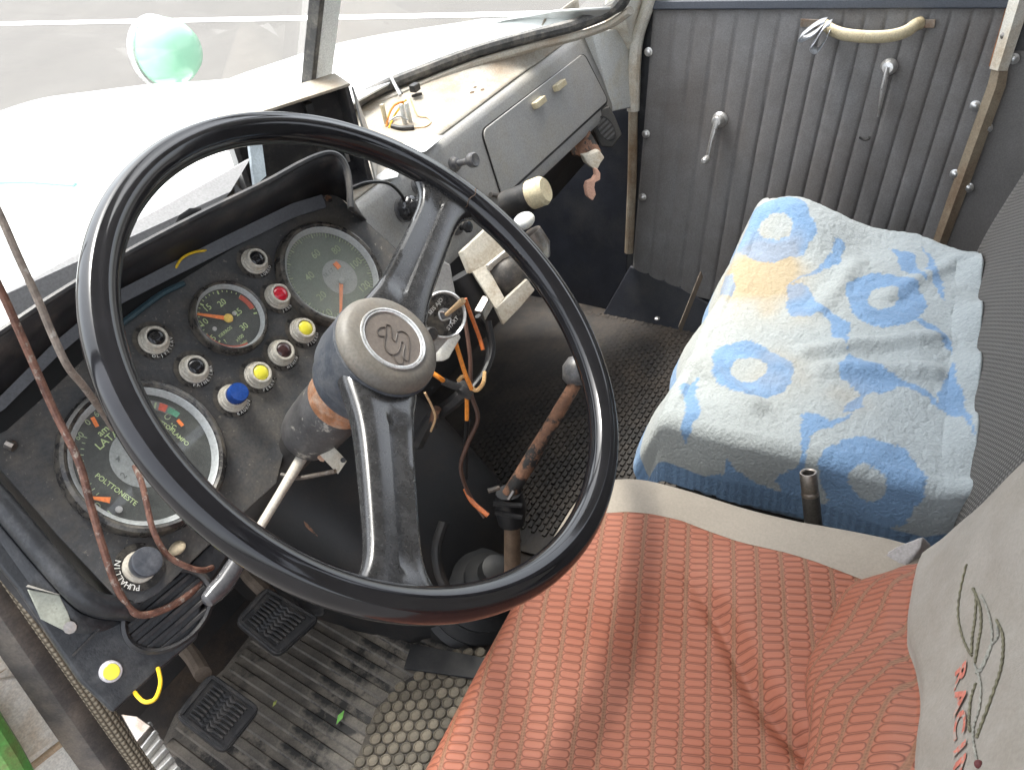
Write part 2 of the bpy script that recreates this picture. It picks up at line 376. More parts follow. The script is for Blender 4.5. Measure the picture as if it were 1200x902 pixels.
class B:
    def __init__(s):
        s.bm = bmesh.new(); s.uv = None
    def face(s, pts, mi=0):
        f = s.bm.faces.new([s.bm.verts.new(V(p)) for p in pts]); f.material_index = mi; return f
    def prism(s, pts, vec, mi=0):
        pts = [V(p) for p in pts]; vec = V(vec)
        a = [s.bm.verts.new(p) for p in pts]; b = [s.bm.verts.new(p + vec) for p in pts]
        fs = [s.bm.faces.new(a), s.bm.faces.new(b[::-1])]
        n = len(pts)
        for i in range(n):
            fs.append(s.bm.faces.new((a[i], b[i], b[(i + 1) % n], a[(i + 1) % n])))
        for f in fs: f.material_index = mi
        return s
    def box(s, c, x, y, z):
        c, x, y, z = V(c), V(x), V(y), V(z)
        s.prism([c - x - y - z, c + x - y - z, c + x + y - z, c - x + y - z], z * 2); return s
    def bar(s, p0, p1, wv, tv):
        """bar from p0 to p1, full width vector wv and thickness vector tv"""
        p0, p1, wv, tv = V(p0), V(p1), V(wv), V(tv)
        s.prism([p0 - wv / 2 - tv / 2, p0 + wv / 2 - tv / 2, p0 + wv / 2 + tv / 2, p0 - wv / 2 + tv / 2], p1 - p0); return s
    def loft(s, rings, closed=True, caps=True, mi=0, mfun=None):
        R = [[s.bm.verts.new(V(p)) for p in r] for r in rings]
        n = len(R[0])
        for i in range(len(R) - 1):
            for j in range(n if closed else n - 1):
                k = (j + 1) % n
                f = s.bm.faces.new((R[i][j], R[i][k], R[i + 1][k], R[i + 1][j]))
                f.material_index = mfun(i, j) if mfun else mi
        if caps and closed:
            for r in (R[0], R[-1][::-1]):
                f = s.bm.faces.new(r); f.material_index = mi
        return R
    def tube(s, pts, r, n=8, caps=True, flat=1.0, hint=None):
        pts = [V(p) for p in pts]; rings = []
        N = len(pts); x = None
        for i, p in enumerate(pts):
            d = (pts[min(i + 1, N - 1)] - pts[max(i - 1, 0)])
            if d.length < 1e-9: d = V((0, 0, 1))
            d.normalize()
            if x is None: x, y, _ = frame(d, hint)
            else:
                x = (x - d * x.dot(d)).normalized(); y = d.cross(x)
            rr = r[i] if isinstance(r, (list, tuple)) else r
            rings.append([p + (x * math.cos(2 * math.pi * k / n) + y * math.sin(2 * math.pi * k / n) * flat) * rr for k in range(n)])
        s.loft(rings, True, caps); return s
    def lathe(s, prof, o, axis, n=32, caps=True, hint=None):
        x, y, a = frame(axis, hint); o = V(o)
        rings = []
        for r, h in prof:
            rings.append([o + a * h + (x * math.cos(2 * math.pi * k / n) + y * math.sin(2 * math.pi * k / n)) * max(r, 1e-5) for k in range(n)])
        s.loft(rings, True, caps); return s
    def sphere(s, c, r, n=12, sc=(1, 1, 1)):
        c = V(c); rings = []
        for i in range(n + 1):
            th = math.pi * i / n
            rings.append([c + V((math.sin(th) * math.cos(2 * math.pi * k / (2 * n)) * sc[0], math.sin(th) * math.sin(2 * math.pi * k / (2 * n)) * sc[1], math.cos(th) * sc[2])) * max(r, 1e-5) for k in range(2 * n)])
        s.loft(rings, True, True); return s
    def grid(s, fn, nu, nv, uvf=None, mfun=None):
        P = [[s.bm.verts.new(V(fn(i / nu, j / nv))) for j in range(nv + 1)] for i in range(nu + 1)]
        if uvf and not s.uv: s.uv = s.bm.loops.layers.uv.new('UVMap')
        for i in range(nu):
            for j in range(nv):
                f = s.bm.faces.new((P[i][j], P[i + 1][j], P[i + 1][j + 1], P[i][j + 1]))
                if mfun: f.material_index = mfun((i + .5) / nu, (j + .5) / nv)
                if uvf:
                    for lp, (a, b) in zip(f.loops, ((i, j), (i + 1, j), (i + 1, j + 1), (i, j + 1))):
                        lp[s.uv].uv = uvf(a / nu, b / nv)
        return P

W = {}   # world matrices of what is linked so far
def link(o, parent, Wm):
    col.objects.link(o)
    if parent is not None:
        o.parent = parent
        o.matrix_basis = W[parent.name].inverted() @ Wm
    else:
        o.matrix_basis = Wm
    W[o.name] = Wm
def build(b, name, mat, parent=None, smooth=True, bevel=0.0, sharp=35, solid=0.0, sub=0, fixn=True, Wm=None):
    bm = b.bm
    bmesh.ops.remove_doubles(bm, verts=bm.verts, dist=1e-6)
    if fixn: bmesh.ops.recalc_face_normals(bm, faces=bm.faces)
    if Wm is None:
        lo = V((1e9,) * 3); hi = V((-1e9,) * 3)
        for v in bm.verts:
            for k in range(3):
                lo[k] = min(lo[k], v.co[k]); hi[k] = max(hi[k], v.co[k])
        c = (lo + hi) / 2
        if parent is None: c.z = lo.z
        for v in bm.verts: v.co -= c
        Wm = Matrix.Translation(c)
    me = bpy.data.meshes.new(name); bm.to_mesh(me); bm.free()
    for m in (mat if isinstance(mat, (list, tuple)) else [mat]): me.materials.append(m)
    if smooth:
        me.shade_smooth(); me.set_sharp_from_angle(angle=math.radians(sharp))
    o = bpy.data.objects.new(name, me)
    link(o, parent, Wm)
    if bevel:
        md = o.modifiers.new('bevel', 'BEVEL'); md.width = bevel; md.segments = 2; md.limit_method = 'ANGLE'; md.angle_limit = math.radians(40)
        md.harden_normals = True
    if solid:
        md = o.modifiers.new('solid', 'SOLIDIFY'); md.thickness = solid; md.offset = -1
    if sub:
        md = o.modifiers.new('sub', 'SUBSURF'); md.levels = sub; md.render_levels = sub
    return o
def share(o, parent, Wm):
    """another object on the same mesh data"""
    c = o.copy(); c.parent = None
    link(c, parent, Wm); return c
def tag(o, label=None, cat=None, group=None, kind=None):
    if label: o['label'] = label
    if cat: o['category'] = cat
    if group: o['group'] = group
    if kind: o['kind'] = kind
    return o
def empty(name, loc, label=None, cat=None, group=None, kind=None):
    o = bpy.data.objects.new(name, None); o.empty_display_size = .03
    link(o, None, Matrix.Translation(V(loc)))
    return tag(o, label, cat, group, kind)
def mtx(o, x, y, z):
    m = Matrix((x, y, z)).transposed().to_4x4(); m.translation = V(o); return m

FONTC = {}
def glyphs(b, text, o, xd, yd, size, align='CENTER', extr=.0002, mi=0, shear=0.0, offset=.008):
    """sets flat lettering into builder b: origin o, reading direction xd, up yd"""
    key = (text, align, offset)
    if key not in FONTC:
        cu = bpy.data.curves.new('lettering', 'FONT'); cu.body = text; cu.size = 1; cu.align_x = align; cu.align_y = 'CENTER'
        cu.resolution_u = 3; cu.offset = offset
        ob = bpy.data.objects.new('lettering', cu); col.objects.link(ob)
        dg = bpy.context.evaluated_depsgraph_get()
        me = ob.evaluated_get(dg).to_mesh()
        FONTC[key] = ([v.co.copy() for v in me.vertices], [tuple(p.vertices) for p in me.polygons])
        ob.evaluated_get(dg).to_mesh_clear()
        bpy.data.objects.remove(ob); bpy.data.curves.remove(cu)
    vs_, fs = FONTC[key]
    xd, yd = V(xd).normalized(), V(yd).normalized(); zd = xd.cross(yd); o = V(o)
    vv = [b.bm.verts.new(o + (xd * (v.x + v.y * shear) + yd * v.y) * size + zd * extr) for v in vs_]
    for f in fs:
        try:
            ff = b.bm.faces.new([vv[i] for i in f]); ff.material_index = mi
        except ValueError: pass

# ================================================================== OUTSIDE
b = B(); b.grid(lambda u, v: V((-120 + 300 * u, -120 + 300 * v, -CZ)), 30, 30)
tag(build(b, 'ground', ASPH, smooth=False), 'pale grey worn asphalt yard outside the cab', kind='structure')
b = B()
p0, p1 = onZ(0, 28, -CZ + .004), onZ(170, 24, -CZ + .004)
q0, q1 = onZ(415, 21, -CZ + .004), onZ(530, 18, -CZ + .004)
d = (q1 - p0).normalized(); sd = d.cross(V((0, 0, 1))) * .07
b.face([p0 - d * 8 - sd, q1 + d * 6 - sd, q1 + d * 6 + sd, p0 - d * 8 + sd])
tag(build(b, 'road_line', ROADW, smooth=False), 'white painted line on the asphalt outside the windscreen', kind='structure')

# bonnet: sections along Y, superellipse across X
bon = empty('truck_bonnet', (.8, 1.6, -.9), 'white rounded truck bonnet sloping away outside the windscreen', 'bonnet')
def bon_sec(y):
    f = max(0, (y - .93) / 1.55)
    K = [(.88, -.475), (1.25, -.478), (1.53, -.505), (1.86, -.55), (2.2, -.65), (2.40, -.75), (2.55, -.86)]
    for (ya, za), (yb, zb2) in zip(K, K[1:]):
        if y <= yb: break
    t_ = (y - ya) / (yb - ya); top = za + (zb2 - za) * t_
    hw = .40 + .20 * math.exp(-((y - .90) / .22) ** 2) - (.10 * ((f - .85) / .15) ** 2 if f > .85 else 0)
    return top, hw
def bon_fn(u, v):
    y = .90 + 1.58 * v
    top, hw = bon_sec(y); a = math.pi * u
    ca, sa = math.cos(a), math.sin(a)
    x = .80 - hw * math.copysign(abs(ca) ** .42, ca)
    crown = .035 * (1 - ((x - .8) / hw) ** 2)
    return V((x, y, top - .35 + .35 * abs(sa) ** .38 + crown))
b = B(); b.grid(bon_fn, 64, 40)
build(b, 'hood_skin', BONNET, bon, solid=.004)
b = B()
cr = [onZ(-60 + 21 * k, 232 + 3.0 * k, -.50) for k in range(9)]
def bz(x, y):
    top, hw = bon_sec(y)
    t = min(1, abs((x - .8) / hw)); s_ = (1 - t ** (2 / .42)) ** .5 if t < 1 else 0
    return top - .35 + .35 * s_ ** .38 + .035 * (1 - t * t)
b.tube([V((p.x, p.y, bz(p.x, p.y) + .001)) for p in cr], .004, 6)
build(b, 'side_moulding', BONLINE, bon)
# far fender, carrying the headlamp
fen = empty('front_fender', (1.42, 1.9, -1.2), 'white rounded front fender beyond the bonnet carrying the lamp', 'fender')
b = B()
def fen_fn(u, v):
    a = math.pi * (.04 + .92 * u); x = 1.24 + .34 * v
    edge = 1 - (2 * v - 1) ** 6 * .12
    return V((x, 1.9 - .62 * math.cos(a) * edge, -1.32 + .52 * math.sin(a) * edge))
b.grid(fen_fn, 32, 12); build(b, 'fender_shell', BONNET, fen, solid=.004)
hc = at(193, 61, 2.08)
hl = empty('headlamp', hc + V((0, 0, -.1)), 'mint green round headlamp shell with chrome rim on the far fender', 'headlamp')
hax = V((-.10, .97, -.06)).normalized()
b = B(); b.lathe([(0, -.085), (.03, -.083), (.055, -.070), (.072, -.045), (.079, -.015), (.080, .01)], hc, hax, 36)
build(b, 'lamp_shell', LAMPGRN, hl)
b = B(); b.lathe([(.080, .010), (.086, .012), (.088, .022), (.084, .032), (.074, .034)], hc, hax, 36)
build(b, 'chrome_rim', CHROME, hl)
b = B(); b.lathe([(.074, .032), (.05, .042), (0, .046)], hc, hax, 36)
build(b, 'lens', DGLASS, hl)
b = B(); b.tube([hc + V((0, 0, -.075)), hc + V((.0, .0, -.30))], .022, 12)
build(b, 'stem', LAMPGRN, hl)

# ================================================================== CAB SHELL
FZ = -1.13
b = B(); b.box((.80, .40, FZ - .02), (.82, 0, 0), (0, .75, 0), (0, 0, .02))
tag(build(b, 'cab_floor', FLOORP, smooth=False), 'dirty dark steel cab floor', kind='structure')
# bulkhead and sloping toe board
b = B()
b.prism([V((-.02, 1.12, -.60)), V((-.02, 1.12, -.95)), V((-.02, .98, FZ)), V((-.02, 1.03, FZ)), V((-.02, 1.17, -.95)), V((-.02, 1.17, -.60))], V((1.53, 0, 0)))
tag(build(b, 'front_bulkhead_wall', DARKW, smooth=False), 'dark bulkhead under the dashboard', kind='structure')
# engine cover in the middle of the bulkhead
cov = empty('engine_cover', (.70, .80, FZ), 'dark brown engine cover bulging under the dash behind the wheel', 'engine cover')
b = B()
rings = []
for (y, hw, zt) in ((.60, .10, -1.08), (.66, .15, -.99), (.76, .17, -.88), (.9, .19, -.80), (1.10, .21, -.76)):
    ring = []
    for k in range(13):
        a = math.pi * k / 12
        ring.append(V((.67 - hw * math.copysign(abs(math.cos(a)) ** .45, math.cos(a)), y, FZ + (zt - FZ) * math.sin(a) ** .4 if 0 < k < 12 else FZ)))
    rings.append(ring)
b.loft(rings); build(b, 'cover_shell', DARKW, cov)
b = B(); b.tube(catmull([V((.53, .72, -1.05)), V((.52, .78, -.92)), V((.535, .88, -.86)), V((.53, 1.05, -.82))]), .006, 8)
build(b, 'rusty_pipe', RUST, cov)

# right kick panel, sill
kick = []
b = B()
k0_, k1_ = door(737, 90, -.004), door(734, 318, -.004)
b.prism([k0_, k0_ + V((0, .5, 0)), V((k1_.x - .02, 1.14, FZ)), V((k1_.x - .02, k1_.y, FZ)), k1_], V((.02, 0, 0)))
tag(build(b, 'kick_panel_wall', KICK, smooth=False), 'scratched navy kick panel below the dash by the door', kind='structure')
b = B()
b.prism([door(738, 312, .004), door(800, 338, .004), door(860, 372, .004), V((1.43, .20, FZ)), V((1.43, .76, FZ))], V((.02, 0, 0)))
tag(build(b, 'door_sill', KICK, smooth=True, bevel=.004), 'dark scuffed door sill under the passenger door', kind='structure')

# roof, rear wall: they shade the cab as in the photograph
b = B()
rings = []
for k in range(9):
    a = k / 8
    x = .02 + 1.62 * a
    rings.append([V((x, -.36, .30 + .07 * math.sin(math.pi * a))), V((x, .62, .30 + .07 * math.sin(math.pi * a))), V((x, .62, .33 + .07 * math.sin(math.pi * a))), V((x, -.36, .33 + .07 * math.sin(math.pi * a)))])
b.loft(rings)
tag(build(b, 'cab_roof', HEADL), 'pale cab roof lining overhead', kind='structure')
b = B()
x0, x1, y = .02, 1.64, -.34
for (a, c, e, f) in ((x0, x1, FZ, -.20), (x0, .35, -.20, .16), (1.28, x1, -.20, .16), (x0, x1, .16, .31)):
    b.box(((a + c) / 2, y, (e + f) / 2), ((c - a) / 2, 0, 0), (0, .015, 0), (0, 0, (f - e) / 2))
tag(build(b, 'rear_wall', VINYL2, smooth=False), 'rear cab wall with a window behind the seats', kind='structure')

# ------------------------------------------------------------------ windscreen
ws = empty('windscreen', (.8, .9, -.47), 'curved two pane windscreen with black rubber gasket and grey centre post', 'windscreen')
base = [onZ(430, 112, -.455), onZ(500, 82, -.452), onZ(560, 60, -.45), onZ(620, 43, -.445), onZ(665, 32, -.44), onZ(700, 20, -.43), onZ(716, 11, -.415), onZ(730, 0, -.395)]
ctr = V((.85, .915, -.458))
LEAN = V((0, -.52, 1)).normalized()
right = catmull([ctr] + base, 5)
cornerup = [base[-1] + V((.015, -.02, .05)), base[-1] + V((.02, -.05, .12)), base[-1] + V((.0, -.17, .36)), base[-1] + V((-.03, -.32, .68))]
# gasket
b = B(); b.tube(catmull([ctr] + base + cornerup, 5), .011, 10); build(b, 'gasket', GASKET, ws)
left = [V((1.66 - p.x, p.y, p.z)) for p in [ctr + V((-.04, 0, 0))] + base[:-2]]
left = [V((.83, .918, -.458)), V((.66, .915, -.456)), V((.5, .885, -.452)), V((.36, .835, -.447)), V((.24, .77, -.44)), V((.14, .70, -.42))]
b = B(); b.tube(catmull(left + [left[-1] + V((-.01, -.1, .2)), left[-1] + V((0, -.3, .66))], 5), .011, 10); build(b, 'gasket', GASKET, ws)
# panes
for nm, line in (('pane', right), ('pane', catmull(left, 5))):
    b = B(); n = len(line) - 1
    def pf(u, v, line=line, n=n):
        k = u * n; i = min(int(k), n - 1); p = line[i].lerp(line[i + 1], k - i)
        return p + LEAN * (.76 * v)
    b.grid(pf, n, 6); build(b, nm, WSGLASS, ws, fixn=False)
# centre post
pa, pb = V((.845, .88, -.43)), V((.845, .50, .31))
b = B(); b.bar(pa, pb, V((.034, 0, 0)), V((0, .012, .006)))
build(b, 'centre_post', M('pale_post_paint', (.78, .80, .78), .4, var=.06), ws, bevel=.002)
b = B(); b.bar(pa + V((-.021, .004, 0)), pb + V((-.021, .004, 0)), V((.010, 0, 0)), V((0, .016, .008)))
build(b, 'post_rubber', GASKET, ws, bevel=.002)
# cowl outside below the panes: cream lip inside
b = B(); b.tube([p + V((.0, -.012, -.016)) for p in catmull(base, 5)], .007, 8); build(b, 'frame_lip', CREAM, ws)
b = B()
def cowl(u, v):
    n = len(right) - 1; k = u * n; i = min(int(k), n - 1); p = right[i].lerp(right[i + 1], k - i)
    return p + V((.02 * v, .012 + .34 * v, -.010 + (-.455 - p.z) * v + .012 * math.sin(v * 3.1)))
b.grid(cowl, 40, 3)
def cowl2(u, v):
    L_ = catmull(left, 5); n = len(L_) - 1; k = u * n; i = min(int(k), n - 1); p = L_[i].lerp(L_[i + 1], k - i)
    return p + V((.0, .012 + .12 * v, -.012 - .05 * v))
b.grid(cowl2, 40, 3)
build(b, 'cowl', BONNET, ws, solid=.003)

# right front pillar
pil = empty('front_pillar', (1.5, .7, FZ), 'cream painted pillar between windscreen and passenger door, rusty at its foot', 'pillar')
P1 = [door(771, -30, .01), door(758, 10, .012), door(748, 40, .012), door(744, 70, .012), door(742, 130, .012), door(741, 200, .012), door(739, 250, .012), door(737, 296, .012)]
b = B(); b.tube(catmull(P1, 4), [.016] * 9 + [.010] * 30, 10) if False else b.tube(catmull(P1, 4), .0095, 10)
PILM_ = M('door_edge_trim', (.36, .31, .235), .55, var=.2, vs_=30, dirt=(.2, .12, .06), damt=.3, ds=18, wear=(.08, .045, .03), wamt=-.05, wscale=40)
build(b, 'pillar_edge', PILM_, pil)
b = B(); b.tube(catmull(P1[:5], 4), .0125, 10); build(b, 'pillar_trim', CREAMP, pil)
b = B()
pp = [onY(742, -40, .68), onY(775, -40, .68), onY(752, 20, .70), onY(745, 60, .70), onY(741, 45, .70), onY(735, 20, .69)]
b.prism(pp, V((0, .05, 0))); build(b, 'pillar_body', CREAMP, pil, bevel=.006)
# door window frame + glass above the door
# ------------------------------------------------------------------ dashboard
dash = empty('dashboard', (.9, .78, -.7), 'worn grey metal dashboard with cream top shelf, rust spots and knobs', 'dashboard')
FT0, FB0 = (.75, -.505), (.712, -.632)    # face top and bottom (y, z)
XL, XR = .50, 1.455
def face_pt(x, s, h=0.0):
    """s 0 top .. 1 bottom of the dash face, h towards the cabin"""
    y = FT0[0] + (FB0[0] - FT0[0]) * s; z = FT0[1] + (FB0[1] - FT0[1]) * s
    n = V((0, -(FT0[1] - FB0[1]), -(FB0[0] - FT0[0]) * -1)).normalized()
    return V((x, y, z)) + V((0, -.96, .28)) * 0 + FN * h
FD = V((0, FB0[0] - FT0[0], FB0[1] - FT0[1])).normalized()
FN = V((0, FD.z, -FD.y)).normalized()
FP0 = V((0, FT0[0], FT0[1]))
if FN.y > 0: FN = -FN
def fc(px, py, h=0.0):
    return on(px, py, FP0 + FN * h, FN)
# shelf
b = B()
def shelf(u, v):
    x = XL + (XR - XL) * u
    # back line follows the gasket along the windscreen base
    line = SHB
    for p, q_ in zip(line, line[1:]):
        if p.x <= x <= q_.x: bp_ = p.lerp(q_, (x - p.x) / max(1e-6, q_.x - p.x)); break
    else: bp_ = line[-1] if x > line[-1].x else line[0]
    yb_, zb_ = max(bp_.y, .768), bp_.z - .010
    y = .762 + (yb_ - .762) * v
    return V((x, y, -.493 + (zb_ + .493) * v ** 1.5 + .001 * noise.noise(V((x * 9, y * 9, 0)))))
SHB = sorted([p.copy() for p in catmull(left, 5)] + [p.copy() for p in right], key=lambda p: p.x)
b.grid(shelf, 60, 10); build(b, 'top_shelf', CREAM, dash, solid=.003)
# rolled nose + face + bottom lip, extruded along X
prof = [(.775, -.493), (.764, -.4925), (.757, -.4945), (.7515, -.499), (.7488, -.5055)]
for k in range(1, 9): prof.append((FT0[0] + (FB0[0] - FT0[0]) * k / 8 - .0012, FT0[1] + (FB0[1] - FT0[1]) * k / 8))
prof += [(.7100, -.640), (.7115, -.647), (.718, -.650), (.730, -.648)]
b = B()
nx = 24
b.grid(lambda u, v: V((XL + (XR - XL) * u, *prof[min(int(round(v * (len(prof) - 1))), len(prof) - 1)])), nx, len(prof) - 1)
build(b, 'front_face', GREYP, dash, solid=.002, sharp=50)
b = B(); b.prism([V((XR, .775, -.495)), V((XR, .75, -.505)), V((XR, .71, -.645)), V((XR, .80, -.645)), V((XR, .84, -.495))], V((-.003, 0, 0)))
build(b, 'end_plate', GREYP, dash, smooth=False)
# pale end bracket by the pillar
b = B()
eb = [onY(692, 36, .735), onY(738, 34, .72), onY(742, 126, .70), onY(718, 131, .71), onY(709, 92, .72)]
b.prism([eb[0], eb[1], eb[2], eb[3], eb[4]], V((.0, .02, 0))); build(b, 'corner_bracket', LGREY, dash, bevel=.003)
# corner top filler behind the bracket up to the gasket
b = B()
b.prism([onY(640, 44, .80) , onY(690, 37, .742), onY(740, 33, .725), onY(742, 14, .76), onY(700, 26, .80)], V((0, 0, -.006)))
build(b, 'corner_gusset', CREAM, dash, bevel=.002)
# glovebox lid
gl = [fc(566, 153, .006), fc(684, 62, .006), fc(713, 118, .006), fc(590, 231, .006)]
def quadpt(q, a, c):
    return q[0].lerp(q[1], a).lerp(q[3].lerp(q[2], a), c)
b = B()
def rounded(q, r, n=5):
    """corner-rounded outline of a quad"""
    out = []
    for i in range(4):
        p, a, c = q[i], q[i - 1], q[(i + 1) % 4]
        s_, e = p + (a - p).normalized() * r, p + (c - p).normalized() * r
        for k in range(n + 1):
            t = k / n; out.append(s_.lerp(p, t).lerp(p.lerp(e, t), t))
    return out
b.prism(rounded(gl, .014), -FN * .0035)
lid = build(b, 'glovebox_lid', GREYP, dash, bevel=.0025)
b = B()
gl2 = [fc(562.5, 153, .0020), fc(684.6, 61.2, .0020), fc(714, 119.5, .0020), fc(588.5, 235, .0020)]
b.prism(rounded(gl2, .016), -FN * .0004); build(b, 'lid_gap', RUBBER, dash, smooth=False)
for (x, y) in ((628, 121), (652, 101)):
    b = B(); p = fc(x, y, .004)
    b.prism([p + V((-.016, 0, 0)) + FD * -.005, p + V((.016, 0, 0)) + FD * -.005, p + V((.016, 0, 0)) + FD * .006, p + V((-.016, 0, 0)) + FD * .006], FN * .013)
    build(b, 'clip', IVORY, lid, bevel=.0015)
for (x, y) in ((598, 144), (612, 132), (667, 86), (664, 156)):
    b = B(); b.lathe([(.003, 0), (.003, .001), (.0015, .0018), (0, .0018)], fc(x, y, .004), FN, 10); build(b, 'rivet', KNOBGR, lid)
# knobs on the face
def knob(px, py, L_, r, mat, base=True, hr=None, ax=FN):
    p = fc(px, py, 0)
    if base:
        b = B(); b.lathe([(r * 1.5, 0), (r * 1.5, .003), (r * 1.15, .005), (r * 1.1, .010), (r * .9, .011)], p, ax, 20); kb = build(b, 'knob_collar', KNOBGR, dash)
    else: kb = dash
    b = B(); hr = hr or r * 1.5
    b.lathe([(r * .6, .008), (r * .62, L_ * .62), (hr * .75, L_ * .70), (hr, L_ * .8), (hr, L_ * .96), (hr * .85, L_), (hr * .6, L_ * .985), (0, L_ * .98)], p, ax, 20)
    return build(b, 'pull_knob', mat, kb)
knob(531, 193, .045, .008, KNOBGR, hr=.011)
knob(488, 218, .022, .008, KNOBGR, hr=.009)
knob(534, 268, .028, .007, KNOBBK, hr=.009)
# big ribbed switch knob
p = fc(472, 246, 0)
b = B(); b.lathe([(.018, 0), (.018, .004), (.014, .006)], p, FN, 24); kc = build(b, 'knob_collar', KNOBGR, dash)
b = B()
prof2 = [(.010, .004), (.0165, .008), (.0175, .020), (.015, .024), (.012, .026), (.013, .040), (.011, .046), (0, .0455)]
x_, y_, a_ = frame(FN)
rings = []
for r, h in prof2:
    rings.append([p + FN * h + (x_ * math.cos(2 * math.pi * k / 48) + y_ * math.sin(2 * math.pi * k / 48)) * max(1e-5, r * (1 + .06 * (k % 4 < 2))) for k in range(48)])
b.loft(rings); build(b, 'switch_knob', KNOBBK, kc)
b = B(); p = fc(548, 226, 0)
b.lathe([(.011, 0), (.011, .003), (.008, .004), (.0, .004)], p, FN, 16); build(b, 'worn_boss', CREAMP, dash)
b = B(); b.tube([fc(575, 228, .006), fc(588, 230, .006)], .004, 8); build(b, 'latch_pin', STEEL, dash)
b = B(); b.tube(catmull([fc(408, 222, .05), fc(430, 214, .055), fc(455, 215, .05), fc(470, 228, .03), fc(475, 240, .012)]), .0022, 7)
build(b, 'choke_cable', WIREBK, dash)

# things lying on the shelf
SH = -.488
pa_ = empty('paper_sheet', onZ(470, 178, SH), 'white folded paper sheet lying on the dash shelf front edge', 'paper')
b = B()
c4 = [onZ(480, 158, SH), onZ(521, 160, SH + .002), onZ(499, 178, SH + .001), onZ(470, 186, SH), onZ(438, 186, SH)]
b.prism(c4, V((0, 0, .0012))); build(b, 'leaf_top', PAPER, pa_, smooth=False)
b = B()
c4 = [onZ(432, 178, SH - .003), onZ(470, 190, SH - .003), onZ(466, 208, SH - .003), onZ(448, 212, SH - .003), onZ(425, 206, SH - .003)]
b.prism(c4, V((0, 0, .0012))); build(b, 'leaf_lower', PAPER, pa_, smooth=False)
tb = empty('wire_connector', onZ(476, 142, SH), 'pale plastic wire connector blocks with loose coloured wires on the dash shelf', 'connector')
def shz(p):
    for p_, q_ in zip(SHB, SHB[1:]):
        if p_.x <= p.x <= q_.x: bp_ = p_.lerp(q_, (p.x - p_.x) / max(1e-6, q_.x - p_.x)); break
    else: bp_ = SHB[-1]
    v = max(0, min(1, (p.y - .762) / max(.006, bp_.y - .762)))
    return -.493 + (bp_.z - .010 + .493) * v ** 1.5 + .0012
def sp(px, py, h=0):
    p = onZ(px, py, SH)
    for _ in range(5): p = onZ(px, py, shz(p))
    return p + V((0, 0, h))
for (px, py) in ((475, 146), (481, 144), (453, 146)):
    b = B(); p = sp(px, py, .0)
    b.box(p + V((0, 0, .016)), (.0028, 0, 0), (0, .0028, 0), (0, 0, .016)); build(b, 'connector_block', IVORY if px < 460 else LGREY, tb, bevel=.001)
def wire(name, pts, r, mat, parent, n=7):
    b = B(); b.tube(catmull(pts, 6), r, n); return build(b, name, mat, parent)
wire('lead', [sp(453, 150, .002), sp(458, 143, .012), sp(466, 138, .02), sp(476, 134, .02)], .0018, WIREOR, tb)
wire('lead', [sp(456, 152, .002), sp(462, 142, .006), sp(470, 138, .014), sp(479, 132, .02)], .0016, WIREYE, tb)
wire('lead', [sp(474, 134, .03), sp(468, 122, .03), sp(462, 112, .035), sp(455, 100, .04)], .0026, WIREGR, tb)
wire('lead', [sp(476, 132, .03), sp(466, 118, .03), sp(460, 108, .035), sp(454, 97, .035)], .0018, WIREBK, tb)
wire('lead', [sp(484, 130, .02), sp(490, 138, .004), sp(501, 140, .003), sp(505, 146, .003), sp(498, 151, .003), sp(486, 152, .003)], .0012, WIRETAN, tb)
wire('lead', [sp(458, 149, .01), sp(470, 147, .015), sp(480, 148, .01)], .0014, WIREGR, tb)
wire('black_plug', [sp(460, 151, .004), sp(472, 154, .005), sp(486, 153, .005)], .004, RUBBER, tb)
cl = empty('black_clip', sp(488, 110), 'small broken black plastic clip on the dash shelf near the gasket', 'clip')
b = B(); b.box(sp(487, 107, .006), (.008, 0, 0), (0, .006, 0), (0, 0, .006)); build(b, 'clip_head', RUBBER, cl, bevel=.002)
b = B(); b.bar(sp(484, 115, .003), sp(494, 112, .003), V((0, .004, 0)), V((0, 0, .004))); build(b, 'clip_tail', RUBBER, cl)
b = B()
for k in range(7):
    p = sp(545 + random.uniform(0, 34), 108 + random.uniform(-7, 6)); b.sphere(p, random.uniform(.002, .006), 5, (1.5, 1, .4))
tag(build(b, 'dirt', M('brown_dirt', (.12, .08, .05), .9)), 'brown dirt crumbs scattered on the cream dash shelf', kind='stuff')

# open black box on the shelf
bx = empty('open_radio_box', onZ(420, 210, SH), 'open black box with cream top edge on the dash centre', 'box')
A = onZ(437, 213, SH + .001); A2 = A + V((.012, .01, .128))
dv = V((-.86, .50, .0)).normalized() * .165
nb = V((-.50, -.86, 0)).normalized()
def bxp(a, c, dpt): return A.lerp(A2, c) + dv * a - nb * dpt
b = B()
th = .006
b.prism([bxp(0, 0, 0), bxp(0, 1, 0), bxp(0, 1, .05), bxp(0, 0, .05)], dv.normalized() * th)
b.prism([bxp(1, 0, 0), bxp(1, 1, 0), bxp(1, 1, .05), bxp(1, 0, .05)], -dv.normalized() * th)
b.prism([bxp(0, 0, .0), bxp(1, 0, .0), bxp(1, 0, .05), bxp(0, 0, .05)], V((0, 0, th)))
b.prism([bxp(0, .04, .044), bxp(1, .04, .044), bxp(1, .98, .044), bxp(0, .98, .044)], -nb * .004)
build(b, 'casing', HOODP, bx, bevel=.001)
b = B(); b.prism([bxp(-.01, 1, -.003), bxp(1.01, 1, -.003), bxp(1.01, 1, .055), bxp(-.01, 1, .055)], V((0, 0, .004))); build(b, 'lid', CREAM, bx, bevel=.001)
b = B(); b.box(bxp(.30, .5, .036), dv * .03, nb * .007, V((0, 0, .05))); build(b, 'inner_divider', RUBBER, bx)
b = B(); b.box(bxp(.09, .22, .042), dv * .012, nb * .003, V((0, 0, .008))); build(b, 'fixing_tab', CHROME, bx)
